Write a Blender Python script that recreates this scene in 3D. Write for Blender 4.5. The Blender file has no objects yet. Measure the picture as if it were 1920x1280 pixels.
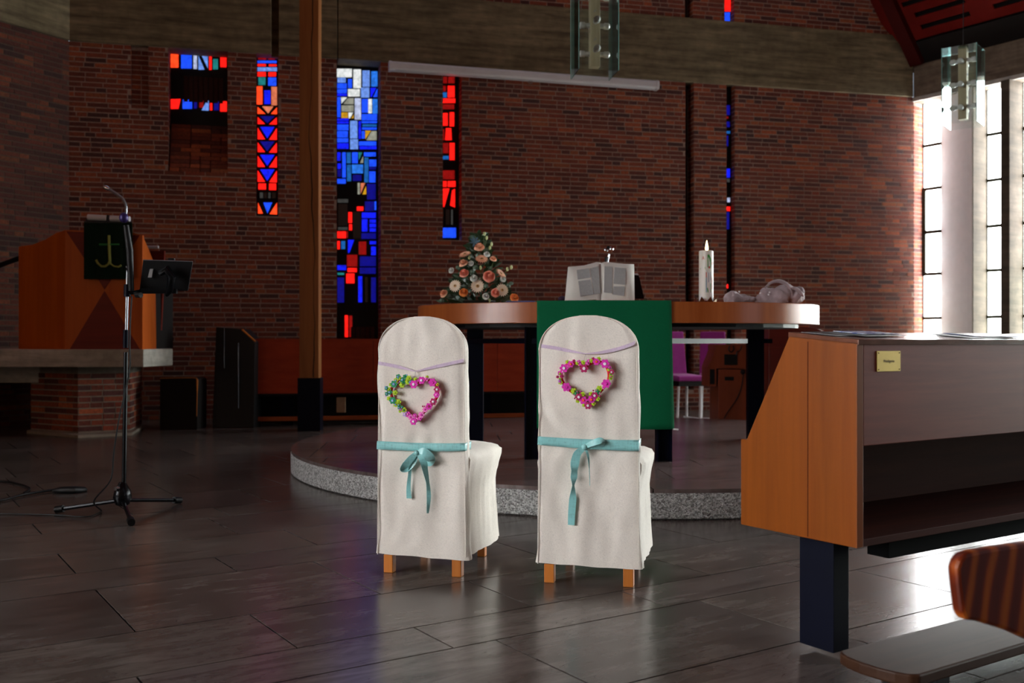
import bpy, bmesh, math, random
from mathutils import Vector, Matrix, noise
random.seed(7)
S = bpy.context.scene
F = 1867.0          # focal length in pixels (35 mm on 36 mm), eye height 1 m, looking along +Y
V3 = Vector

# ------------------------------------------------------------------ camera, light, exposure
cam = bpy.data.objects.new('camera', bpy.data.cameras.new('camera'))
S.collection.objects.link(cam)
cam.location = (0, 0, 1.0)
cam.rotation_euler = (math.radians(90), 0, 0)
cam.data.lens = 35.0
cam.data.sensor_width = 36.0
cam.data.clip_end = 200
cam.data.dof.use_dof = True
cam.data.dof.focus_distance = 4.2
cam.data.dof.aperture_fstop = 3.5
S.camera = cam
w = bpy.data.worlds.new('overcast_sky'); S.world = w; w.use_nodes = True
bg = w.node_tree.nodes['Background']
bg.inputs[0].default_value = (0.75, 0.85, 1.0, 1); bg.inputs[1].default_value = 1.0
S.view_settings.view_transform = 'Standard'
S.view_settings.look = 'None'
S.view_settings.gamma = 1.0
S.view_settings.use_curve_mapping = False
S.view_settings.exposure = 0.0
SIDE_L = 31.0        # and of the windows in the side wall behind the camera on the left
PANE_L = 26.0        # radiance of the daylit clear windows
PANE_T = 25.0        # the same where trees stand outside, nearest the altar wall
S.cycles.max_bounces = 7
S.cycles.diffuse_bounces = 4
S.cycles.glossy_bounces = 4
S.cycles.transmission_bounces = 8
S.cycles.transparent_max_bounces = 12
S.cycles.sample_clamp_indirect = 4.0
S.cycles.caustics_reflective = False
S.cycles.caustics_refractive = False
S.cycles.use_denoising = True

# ------------------------------------------------------------------ helpers
def lin(c):
    return tuple((x/255/12.92 if x/255 <= .04045 else ((x/255+.055)/1.055)**2.4) for x in c)

class Mat:
    """tiny node wrapper"""
    def __init__(s, name):
        s.m = bpy.data.materials.new(name); s.m.use_nodes = True
        s.t = s.m.node_tree; s.n = s.t.nodes; s.b = s.n['Principled BSDF']
    def new(s, typ, **kw):
        n = s.n.new(typ)
        for k, v in kw.items():
            if k.startswith('i_'):
                key = k[2:]; key = int(key) if key.isdigit() else key.replace('_', ' ')
                n.inputs[key].default_value = v
            else: setattr(n, k, v)
        return n
    def link(s, a, b): s.t.links.new(a, b)
    def coord(s, kind='Object', scale=(1, 1, 1), rot=(0, 0, 0)):
        tc = s.new('ShaderNodeTexCoord'); mp = s.new('ShaderNodeMapping')
        mp.inputs['Rotation'].default_value = rot
        if kind == 'World':
            g = s.new('ShaderNodeNewGeometry'); s.link(g.outputs['Position'], mp.inputs[0])
        else: s.link(tc.outputs[kind], mp.inputs[0])
        m2 = s.new('ShaderNodeMapping'); m2.inputs['Scale'].default_value = scale; s.link(mp.outputs[0], m2.inputs[0])
        return m2.outputs[0]
    def noise(s, vec, scale=5, detail=4, rough=.55, dist=0):
        n = s.new('ShaderNodeTexNoise'); n.inputs['Scale'].default_value = scale
        n.inputs['Detail'].default_value = detail; n.inputs['Roughness'].default_value = rough
        n.inputs['Distortion'].default_value = dist
        if vec is not None: s.link(vec, n.inputs['Vector'])
        return n.outputs['Fac']
    def ramp(s, fac, stops):
        r = s.new('ShaderNodeValToRGB'); e = r.color_ramp.elements
        while len(e) < len(stops): e.new(.5)
        for k, (p, c) in enumerate(stops):
            e[k].position = p; e[k].color = (*c[:3], 1)
        s.link(fac, r.inputs[0]); return r.outputs[0]
    def mix(s, a, b, fac, mode='MIX'):
        m = s.new('ShaderNodeMix', data_type='RGBA', blend_type=mode)
        for sock, val in ((m.inputs[0], fac), (m.inputs[6], a), (m.inputs[7], b)):
            if hasattr(val, 'links') or isinstance(val, bpy.types.NodeSocket): s.link(val, sock)
            elif isinstance(val, (int, float)): sock.default_value = val
            else: sock.default_value = (*val[:3], 1)
        return m.outputs[2]
    def bump(s, h, strength=.2, dist=.01):
        b = s.new('ShaderNodeBump'); b.inputs['Strength'].default_value = strength
        b.inputs['Distance'].default_value = dist
        s.link(h, b.inputs['Height']); s.link(b.outputs[0], s.b.inputs['Normal'])
    def base(s, c):
        if isinstance(c, bpy.types.NodeSocket): s.link(c, s.b.inputs['Base Color'])
        else: s.b.inputs['Base Color'].default_value = (*c[:3], 1)
    def rough(s, r):
        if isinstance(r, bpy.types.NodeSocket): s.link(r, s.b.inputs['Roughness'])
        else: s.b.inputs['Roughness'].default_value = r

def plain(name, rgb, rough=.5, metal=0, var=.15, scale=8, bump=0, **kw):
    m = Mat(name); c = lin(rgb); v = m.coord('Object')
    n = m.noise(v, scale)
    m.base(m.ramp(n, [(.3, tuple(x*(1-var) for x in c)), (.7, tuple(min(1, x*(1+var)) for x in c))]))
    m.rough(rough); m.b.inputs['Metallic'].default_value = metal
    for k, val in kw.items(): m.b.inputs[k.replace('_', ' ')].default_value = val
    if bump: m.bump(m.noise(v, scale*12, 3), bump, .002)
    return m.m

def wood(name, dark, light, axis='X', scale=1.0, rough=.4, coord='Object', cont=1.0, coat=0., rot=0., spec=.3):
    """long grain along the given axis"""
    m = Mat(name); st = {'X': (1.2, 22, 22), 'Y': (22, 1.2, 22), 'Z': (22, 22, 1.2)}[axis]
    v = m.coord(coord, tuple(a*scale for a in st), (0, 0, rot))
    n1 = m.noise(v, 1.0, 6, .65, .35)
    v2 = m.coord(coord, tuple(a*scale*.12 for a in st), (0, 0, rot))
    n2 = m.noise(v2, 1.4, 3, .5, .8)
    c1 = m.ramp(n1, [(.25, lin(dark)), (.75, lin(light))])
    c2 = m.ramp(n2, [(.3, (1-.35*cont,)*3), (.7, (1, 1, 1))])
    m.base(m.mix(c1, c2, 1.0, 'MULTIPLY')); m.rough(rough); m.b.inputs['Specular IOR Level'].default_value = spec
    m.b.inputs['Coat Weight'].default_value = coat; m.b.inputs['Coat Roughness'].default_value = .15
    m.bump(n1, .12, .002)
    return m.m

class MB:
    """collects geometry for one mesh; verts are plain tuples"""
    def __init__(s): s.v = []; s.f = []; s.mi = []; s.t = []
    def add(s, vs, fs, mi=0, tint=None):
        o = len(s.v); s.v += [tuple(p) for p in vs]
        for f in fs:
            s.f.append(tuple(i+o for i in f)); s.mi.append(mi); s.t.append(tint)
        return s
    def prism(s, pts, vec, mi=0, tint=None):
        n = len(pts); a = [V3(p) for p in pts]; b = [p+V3(vec) for p in a]
        fs = [tuple(range(n-1, -1, -1)), tuple(range(n, 2*n))]
        fs += [(i, (i+1) % n, n+(i+1) % n, n+i) for i in range(n)]
        nrm = V3((0, 0, 0))
        for i in range(n): nrm += a[i].cross(a[(i+1) % n])
        if nrm.dot(V3(vec)) < 0: fs = [tuple(reversed(f)) for f in fs]
        return s.add(a+b, fs, mi, tint)
    def box(s, lo, hi, mi=0, tint=None):
        x0, y0, z0 = lo; x1, y1, z1 = hi
        return s.prism([(x0, y0, z0), (x1, y0, z0), (x1, y1, z0), (x0, y1, z0)], (0, 0, z1-z0), mi, tint)
    def fbox(s, fr, lo, hi, mi=0, tint=None):
        (a0, b0, z0), (a1, b1, z1) = lo, hi
        return s.prism([fr(a0, b0, z0), fr(a1, b0, z0), fr(a1, b1, z0), fr(a0, b1, z0)], (0, 0, z1-z0), mi, tint)
    def tube(s, pts, r, n=8, mi=0, cap=True, flat=None):
        pts = [V3(p) for p in pts]; rs = r if isinstance(r, (list, tuple)) else [r]*len(pts)
        up = None; vs = []
        for i, p in enumerate(pts):
            d = (pts[min(i+1, len(pts)-1)]-pts[max(i-1, 0)])
            d = d.normalized() if d.length > 1e-9 else V3((0, 0, 1))
            if up is None:
                up = V3((0, 0, 1)) if abs(d.z) < .9 else V3((1, 0, 0))
                if flat is not None: up = V3(flat)
            x = d.cross(up).normalized(); y = x.cross(d).normalized(); up = y
            for k in range(n):
                t = 2*math.pi*k/n
                vs.append(p+(x*math.cos(t)+y*math.sin(t))*rs[i])
        fs = [(i*n+k, i*n+(k+1) % n, (i+1)*n+(k+1) % n, (i+1)*n+k) for i in range(len(pts)-1) for k in range(n)]
        if cap:
            fs.append(tuple(range(n-1, -1, -1))); o = (len(pts)-1)*n; fs.append(tuple(range(o, o+n)))
        return s.add(vs, fs, mi)
    def lathe(s, prof, c, n=24, mi=0, axis=None):
        c = V3(c); R = Matrix.Identity(3) if axis is None else V3((0, 0, 1)).rotation_difference(V3(axis)).to_matrix()
        vs = [c+R @ V3((r*math.cos(2*math.pi*k/n), r*math.sin(2*math.pi*k/n), z)) for r, z in prof for k in range(n)]
        fs = [(i*n+k, i*n+(k+1) % n, (i+1)*n+(k+1) % n, (i+1)*n+k) for i in range(len(prof)-1) for k in range(n)]
        fs.append(tuple(range(n-1, -1, -1))); o = (len(prof)-1)*n; fs.append(tuple(range(o, o+n)))
        return s.add(vs, fs, mi)
    def ball(s, c, r, n=10, m=6, mi=0, sc=(1, 1, 1)):
        prof = [(max(1e-4, r*math.sin(math.pi*i/m)), -r*math.cos(math.pi*i/m)) for i in range(m+1)]
        o = len(s.v); s.lathe(prof, (0, 0, 0), n, mi)
        for i in range(o, len(s.v)):
            p = s.v[i]; s.v[i] = (c[0]+p[0]*sc[0], c[1]+p[1]*sc[1], c[2]+p[2]*sc[2])
        return s
    def ribbon(s, pts, wv, th=.0015, mi=0):
        """flat band: pts along the middle, wv list of half-width vectors, nrm thickness"""
        pts = [V3(p) for p in pts]; wv = [V3(x) for x in wv]; vs = []
        for i, p in enumerate(pts):
            d = (pts[min(i+1, len(pts)-1)]-pts[max(i-1, 0)]).normalized()
            nn = d.cross(wv[i]).normalized()*th
            vs += [p-wv[i]-nn, p+wv[i]-nn, p+wv[i]+nn, p-wv[i]+nn]
        fs = [(i*4+k, i*4+(k+1) % 4, i*4+4+(k+1) % 4, i*4+4+k) for i in range(len(pts)-1) for k in range(4)]
        fs += [(3, 2, 1, 0), tuple(range(len(vs)-4, len(vs)))]
        return s.add(vs, fs, mi)
    def mesh(s, name, off=None):
        me = bpy.data.meshes.new(name)
        vs = s.v if off is None else [(a[0]-off[0], a[1]-off[1], a[2]-off[2]) for a in s.v]
        me.from_pydata(vs, [], s.f)
        if any(s.mi): me.polygons.foreach_set('material_index', s.mi)
        if any(t is not None for t in s.t):
            at = me.attributes.new('tint', 'FLOAT_COLOR', 'FACE')
            at.data.foreach_set('color', [x for t in s.t for x in (*(t or (.5, .5, .5)), 1)])
        me.update(); return me

def fix(me):
    bm = bmesh.new(); bm.from_mesh(me); bmesh.ops.recalc_face_normals(bm, faces=bm.faces); bm.to_mesh(me); bm.free()

def part(name, mb, mat, root=None, local=False, smooth=False, bevel=0, label=None, kind=None, tint_keep=True):
    off = None
    if root is not None and not local:
        r = root; off = V3((0, 0, 0))
        while r is not None: off = off+r.location; r = r.parent
    me = mb.mesh(name, off)
    if tint_keep: fix(me)
    o = bpy.data.objects.new(name, me); S.collection.objects.link(o)
    for m in (mat if isinstance(mat, (list, tuple)) else [mat]): me.materials.append(m)
    if root is not None: o.parent = root
    if smooth:
        me.polygons.foreach_set('use_smooth', [True]*len(me.polygons))
        if smooth != 'full':
            try: me.set_sharp_from_angle(angle=math.radians(40))
            except Exception: pass
    if bevel:
        b = o.modifiers.new('bevel', 'BEVEL'); b.width = bevel; b.segments = 2; b.limit_method = 'ANGLE'
    if label: o['label'] = label
    if kind: o['kind'] = kind
    return o

def tag(o, label, cat, group=None):
    o['label'] = label; o['category'] = cat
    if group: o['group'] = group
    return o

def thing(name, loc, label, cat, group=None, rz=0):
    o = bpy.data.objects.new(name, None); S.collection.objects.link(o)
    o.location = loc; o.rotation_euler = (0, 0, rz)
    return tag(o, label, cat, group)

def struct(name, loc=(0, 0, 0)):
    o = bpy.data.objects.new(name, None); S.collection.objects.link(o)
    o.location = loc; o['kind'] = 'structure'; return o

def frame(O, ang):
    """local (a along, b towards the room, z) to world; b is 90 deg clockwise of a"""
    c, s_ = math.cos(ang), math.sin(ang)
    def f(a, b, z): return V3((O[0]+a*c+b*s_, O[1]+a*s_-b*c, z))
    f.O = V3((O[0], O[1])); f.t = V3((c, s_)); f.n = V3((s_, -c)); f.ang = ang
    return f

def hit(fr, px, py, b=0.):
    """where the sight line of a measured photo point meets the wall plane at depth b -> (a, z)"""
    d = V3(((px-960)/F, 1.0))
    O = fr.O+fr.n*b
    # O + a t = k d
    k = (O.x*fr.n.x+O.y*fr.n.y)/(d.x*fr.n.x+d.y*fr.n.y)
    P = d*k-O
    return P.dot(fr.t), 1+(640-py)/F*k

def G(px, py, z=0.):
    d = (1-z)*F/(py-640)
    return V3(((px-960)*d/F, d, z))
def D(px, py, d):
    return V3(((px-960)*d/F, d, 1+(640-py)*d/F))

# ------------------------------------------------------------------ materials
def make_brick(name, dirt=1.0):
    m = Mat(name)
    at = m.new('ShaderNodeAttribute', attribute_name='tint')
    v = m.coord('World'); n = m.noise(v, 38, 4, .6)
    m.base(m.mix(at.outputs['Color'], m.ramp(n, [(.25, (.5,)*3), (.7, (1.15,)*3)]), 1.0, 'MULTIPLY'))
    m.rough(.85); m.bump(n, .5, .004); return m.m
BRICK = make_brick('red_brick')
def make_mortar():
    m = Mat('grey_mortar'); v = m.coord('World'); n = m.noise(v, 14, 4)
    m.base(m.ramp(n, [(.3, lin((146, 124, 112))), (.7, lin((180, 158, 144)))])); m.rough(.95)
    m.bump(m.noise(v, 120, 2), .4, .003); return m.m
MORTAR = make_mortar()
SHADE_MORTAR = plain('shade_dark_mortar', (84, 68, 58), .95, 0, .15, 14)  # mortar colour with the shade of the left wing wall put in
def make_concrete(name, a, b, ang=0., board=9.0):
    m = Mat(name); v = m.coord('World', (1, 1, 1), (0, 0, -ang))
    mp = m.new('ShaderNodeMapping'); mp.inputs['Scale'].default_value = (.9, .9, board); m.link(v, mp.inputs[0])
    n1 = m.noise(mp.outputs[0], 1.5, 5, .6); n2 = m.noise(v, 9, 5, .6)
    n3 = m.noise(v, 1.2, 3, .5)
    c = m.ramp(n1, [(.3, lin(a)), (.7, lin(b))])
    c = m.mix(c, m.ramp(n2, [(.3, (.72,)*3), (.75, (1.1,)*3)]), 1., 'MULTIPLY')
    c = m.mix(c, m.ramp(n3, [(.35, (.75, .75, .7)), (.65, (1.05,)*3)]), 1., 'MULTIPLY')
    m.base(c); m.rough(.9); m.bump(n1, .5, .02); return m.m
WALL_ANG = math.radians(13.8)
CONCRETE = make_concrete('board_marked_concrete', (88, 78, 56), (158, 142, 110), WALL_ANG)
CONCRETE2 = make_concrete('grey_concrete', (104, 90, 76), (136, 120, 102), WALL_ANG)
CONC_LT = make_concrete('pale_concrete', (175, 172, 162), (212, 208, 198), 0)
def make_stone(name, cols, rough=.16, ang=0.):
    m = Mat(name); v = m.coord('World', (1, 1, 1), (0, 0, -ang))
    at = m.new('ShaderNodeAttribute', attribute_name='tint')
    mp = m.new('ShaderNodeMapping'); mp.inputs['Scale'].default_value = (1.6, 7, 1); m.link(v, mp.inputs[0])
    n1 = m.noise(mp.outputs[0], 2.2, 7, .66, .6); n2 = m.noise(v, 1.6, 5, .6, .4)
    mp2 = m.new('ShaderNodeMapping'); mp2.inputs['Scale'].default_value = (3, 9, 1); m.link(v, mp2.inputs[0])
    n3 = m.noise(mp2.outputs[0], 3.3, 6, .7, 1.2)
    c = m.ramp(n1, [(.25, lin(cols[0])), (.5, lin(cols[1])), (.8, lin(cols[2]))])
    c = m.mix(c, m.ramp(n2, [(.3, (.6, .56, .55)), (.65, (1.05,)*3)]), 1., 'MULTIPLY')
    c = m.mix(c, m.ramp(n3, [(.3, (.28, .25, .24)), (.37, (1, 1, 1))]), .85, 'MULTIPLY')
    tv = m.mix(at.outputs['Color'], (2, 2, 2), 1., 'MULTIPLY')
    c = m.mix(c, tv, 1., 'MULTIPLY')
    m.base(c); m.rough(m.ramp(n1, [(.2, (rough*1.3,)*3), (.8, (rough*.8,)*3)]))
    m.b.inputs['Specular IOR Level'].default_value = .38
    m.bump(m.noise(v, 2.5, 2), .03, .01)
    return m.m
TILE_ANG = math.radians(33.3)
STONE = make_stone('polished_limestone', ((66, 60, 57), (96, 90, 86), (124, 119, 115)), .21, TILE_ANG)
STONE_UP = make_stone('platform_limestone', ((78, 68, 66), (104, 92, 90), (128, 118, 116)), .2, TILE_ANG)
JOINT = plain('dark_joint', (12, 11, 10), .95, Specular_IOR_Level=.1)
def make_wash():
    m = Mat('washed_concrete'); v = m.coord('World')
    vo = m.new('ShaderNodeTexVoronoi'); vo.inputs['Scale'].default_value = 130; m.link(v, vo.inputs[0])
    vo2 = m.new('ShaderNodeTexVoronoi'); vo2.inputs['Scale'].default_value = 130; m.link(v, vo2.inputs[0])
    sp = m.new('ShaderNodeSeparateColor'); m.link(vo2.outputs['Color'], sp.inputs[0])
    m.base(m.ramp(sp.outputs[0], [(.1, lin((120, 120, 118))), (.45, lin((172, 174, 172))), (.9, lin((220, 222, 220)))])); m.rough(.8)
    m.bump(vo.outputs['Distance'], .9, .012); return m.m
WASH = make_wash()
PEW_SIDE = wood('pew_side_veneer', (120, 56, 6), (152, 80, 14), 'Z', .55, .3, coat=.15)
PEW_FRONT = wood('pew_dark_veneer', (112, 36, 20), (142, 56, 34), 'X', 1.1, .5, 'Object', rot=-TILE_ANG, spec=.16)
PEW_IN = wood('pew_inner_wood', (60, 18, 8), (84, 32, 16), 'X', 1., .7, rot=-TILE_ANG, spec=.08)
REDWOOD = wood('mahogany_veneer', (150, 42, 12), (178, 62, 22), 'X', .6, .6, cont=.6)
PULPITW = wood('pulpit_veneer', (184, 78, 6), (214, 106, 18), 'Z', .35, .55, cont=.6)
PULPITD = wood('pulpit_dark_veneer', (104, 22, 4), (130, 34, 8), 'X', .5, .55, cont=.5)
ALTARW = wood('altar_veneer', (158, 76, 28), (200, 112, 56), 'Z', .35, .28, coat=.5)
POSTW = wood('larch_post', (142, 82, 34), (176, 114, 58), 'Z', .55, .6)
LEGW = wood('beech_leg', (196, 110, 40), (224, 140, 62), 'Z', .8, .4)
BENCHW = None
STEEL = plain('navy_steel', (1, 3, 20), .5, 0, .1, Specular_IOR_Level=.1)
BLACK = plain('black_plastic', (7, 7, 9), .5, 0, .1, Specular_IOR_Level=.25)
MATTE = plain('matte_black_paint', (5, 5, 6), .9, 0, .1, Specular_IOR_Level=.1)
BLKMET = plain('black_metal', (16, 18, 22), .25, .6, .1)
CHROME = plain('chrome', (205, 210, 215), .15, 1, .05)
GREYSTEEL = plain('grey_steel', (150, 155, 160), .35, .7, .1)
WHITE = plain('white_enamel', (225, 225, 228), .4, 0, .04)
BRASS = plain('brass', (196, 170, 96), .35, .8, .1)
SILVER = plain('aged_silver', (176, 160, 130), .22, 1, .15)
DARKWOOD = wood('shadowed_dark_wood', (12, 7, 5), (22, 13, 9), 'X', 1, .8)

def fabric(name, rgb, scale=900, rough=.9, bump=.35, var=.06, sheen=.2, trans=0):
    m = Mat(name); v = m.coord('Object'); c = lin(rgb)
    n = m.noise(v, 6, 5, .6)
    a = m.coord('Object', (scale, scale*.25, scale*.2)); b = m.coord('Object', (scale*.2, scale*.25, scale))
    n1 = m.noise(a, 1, 1); n2 = m.noise(b, 1, 1)
    ad = m.new('ShaderNodeMath', operation='ADD'); m.link(n1, ad.inputs[0]); m.link(n2, ad.inputs[1])
    m.base(m.mix(m.ramp(n, [(.3, tuple(x*(1-var) for x in c)), (.7, tuple(x*(1+var) for x in c))]),
                 m.ramp(ad.outputs[0], [(.7, (.86,)*3), (1.25, (1.04,)*3)]), 1., 'MULTIPLY'))
    m.rough(rough); m.b.inputs['Sheen Weight'].default_value = sheen; m.b.inputs['Specular IOR Level'].default_value = .2 if rough > .6 else .5
    m.bump(ad.outputs[0], bump, .0015); return m.m
LINEN = fabric('cream_linen', (230, 224, 214), 700)
SATIN = fabric('aqua_satin', (140, 206, 206), 200, .35, .05, .1, .4)
GREENC = fabric('green_altar_cloth', (0, 94, 58), 500, .85, .2, .04, 0)
DKGREEN = fabric('dark_green_cloth', (10, 34, 20), 400, .9, .2, .05, 0)
PURPLE = fabric('purple_upholstery', (158, 52, 142), 400, .9, .1, .1, .1)
GREYCL = fabric('mauve_grey_fabric', (152, 136, 140), 500, .7, .1, .1, .3)
LILAC = fabric('lilac_crochet', (206, 186, 208), 300, .8, .4, .15)

def glow(name, rgb, strength=1., rim=False):
    """daylit stained glass: lit from outside; slow variation in the glass itself"""
    m = Mat(name); m.base((.02, .02, .02)); m.rough(.3)
    v = m.coord('World'); n = m.noise(v, 22, 4, .6, .5); c = lin(rgb)
    m.link(m.ramp(n, [(.3, tuple(x*.6 for x in c)), (.68, tuple(min(1, x*1.25) for x in c))]), m.b.inputs['Emission Color'])
    m.b.inputs['Emission Strength'].default_value = strength
    return m.m
GL = {k: glow('glass_'+n, c, s) for k, n, c, s in (
    ('W', 'white', (235, 245, 240), 1.0), ('L', 'pale_blue', (110, 150, 240), 1.), ('S', 'sky', (40, 120, 235), 1.),
    ('B', 'blue', (22, 72, 235), 1.4), ('D', 'deep_blue', (8, 22, 205), 1.6), ('N', 'navy', (5, 8, 120), 1.2),
    ('T', 'teal', (30, 130, 130), .9), ('Q', 'sea_blue', (24, 100, 180), .9), ('Y', 'amber', (220, 160, 30), .9),
    ('G', 'smoke', (165, 165, 150), .8), ('g', 'dark_smoke', (72, 72, 70), .6), ('R', 'red', (250, 22, 16), 1.7),
    ('r', 'dark_red', (150, 10, 8), .9), ('O', 'orange', (250, 62, 24), 1.8), ('P', 'rose', (250, 130, 90), .9),
    ('w', 'lavender', (190, 200, 240), .95), ('k', 'near_black', (26, 14, 10), .5))}
LEAD = plain('black_glazing_cement', (10, 9, 9), .8)

# ------------------------------------------------------------------ floor of stone slabs
UA = V3((math.cos(TILE_ANG), math.sin(TILE_ANG))); UB = V3((-math.sin(TILE_ANG), math.cos(TILE_ANG)))
def rows(lo, hi, seeds, rnd):
    r = list(seeds)
    while r[-1] < hi: r.append(r[-1]+rnd.choice([.28, .34, .48, .57, .66]))
    while r[0] > lo: r.insert(0, r[0]-rnd.choice([.28, .34, .48, .57, .66]))
    return r
def clip_poly(poly, edges):
    """convex clip; edges: (point, inward normal)"""
    for P, nr in edges:
        out = []
        for i in range(len(poly)):
            a, b = poly[i], poly[(i+1) % len(poly)]
            da, db = (a-P).dot(nr), (b-P).dot(nr)
            if da >= 0: out.append(a)
            if (da > 0) != (db > 0) and abs(da-db) > 1e-9: out.append(a+(b-a)*(da/(da-db)))
        poly = out
        if len(poly) < 3: return []
    return poly
floor = struct('floor')
X0, X1, Y0, Y1 = -13., 19.5, -9., 17.
part('joint_bed', MB().box((X0, Y0, -.12), (X1, Y1, -.004)), JOINT, floor)
rnd = random.Random(3)
rb = rows(-20, 24, [1.69, 2.25, 2.82, 3.1, 3.58, 4.28, 4.62, 5.1, 5.67], rnd)
fixed = {2.25: 1.786, 2.82: 1.625, 3.1: 1.2, 3.58: .8, 4.28: .45}
area = [(V3((X0, 0)), V3((1, 0))), (V3((X1, 0)), V3((-1, 0))), (V3((0, Y0)), V3((0, 1))), (V3((0, Y1)), V3((0, -1)))]
tiles = []
for b0, b1 in zip(rb, rb[1:]):
    a = -22+rnd.uniform(0, 1) if b0 not in fixed else fixed[b0]-24*.93
    while a < 28:
        L = rnd.uniform(.75, 1.15) if b0 not in fixed else .93
        g = .0036
        q = [UA*(a+g)+UB*(b0+g), UA*(a+L-g)+UB*(b0+g), UA*(a+L-g)+UB*(b1-g), UA*(a+g)+UB*(b1-g)]
        a += L
        q = clip_poly(q, area)
        if q: tiles.append(q)
def tile_score(q):
    c = sum((p for p in q), V3((0, 0)))/len(q)
    if c.y < 1.6 or abs(c.x/c.y) > .62: return 1e6
    return c.length
tiles.sort(key=tile_score)
rest = MB()
for i, q in enumerate(tiles):
    k = rnd.uniform(.40, .58); tnt = (k, k*rnd.uniform(.97, 1.0), k*rnd.uniform(.94, 1.))
    if tile_score(q) < 1e5 and i < 290:
        part('floor_tile', MB().prism([(p.x, p.y, -.03) for p in q], (0, 0, .03), 0, tnt), STONE, floor)
    else: rest.prism([(p.x, p.y, -.03) for p in q], (0, 0, .03), 0, tnt)
part('floor_tiles', rest, STONE, floor, kind='stuff')

# round altar platform
PC = V3((.92, 8.255)); PR = 2.69; PH = .174
plat = struct('altar_platform', (PC.x, PC.y, 0)); tag(plat, 'low round stone-topped altar platform with rough washed concrete rim', 'platform'); plat['kind'] = 'structure'
del plat['category']
part('rim', MB().lathe([(PR-.02, 0), (PR, .01), (PR, PH-.03), (PR-.006, PH-.022)], (PC.x, PC.y, 0), 128), WASH, plat, smooth=True)
NS = 96
circ = [(PC+V3((math.cos(2*math.pi*k/NS), math.sin(2*math.pi*k/NS)))*(PR-.002)) for k in range(NS)]
ce = [((circ[k]+circ[(k+1) % NS])/2, (PC-(circ[k]+circ[(k+1) % NS])/2).normalized()) for k in range(NS)]
part('bed', MB().lathe([(PR-.02, .1), (PR-.01, PH-.021)], (PC.x, PC.y, 0), 96), JOINT, plat)
PA = math.radians(4); pa = V3((math.cos(PA), math.sin(PA))); pb = V3((-math.sin(PA), math.cos(PA)))
b = 5.4; 
while b < 11.2:
    h = rnd.choice([.28, .4, .5, .6]); a = -2.2+rnd.uniform(0, .6)
    while a < 4.4:
        L = rnd.uniform(.8, 1.3); g = .0036
        q = [pa*(a+g)+pb*(b+g), pa*(a+L-g)+pb*(b+g), pa*(a+L-g)+pb*(b+h-g), pa*(a+g)+pb*(b+h-g)]
        q = clip_poly(q, ce); a += L
        k = rnd.uniform(.44, .55)
        if q: part('slab', MB().prism([(p.x, p.y, PH-.022) for p in q], (0, 0, .022), 0, (k, k*.98, k*.97)), STONE_UP, plat)
    b += h

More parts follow.
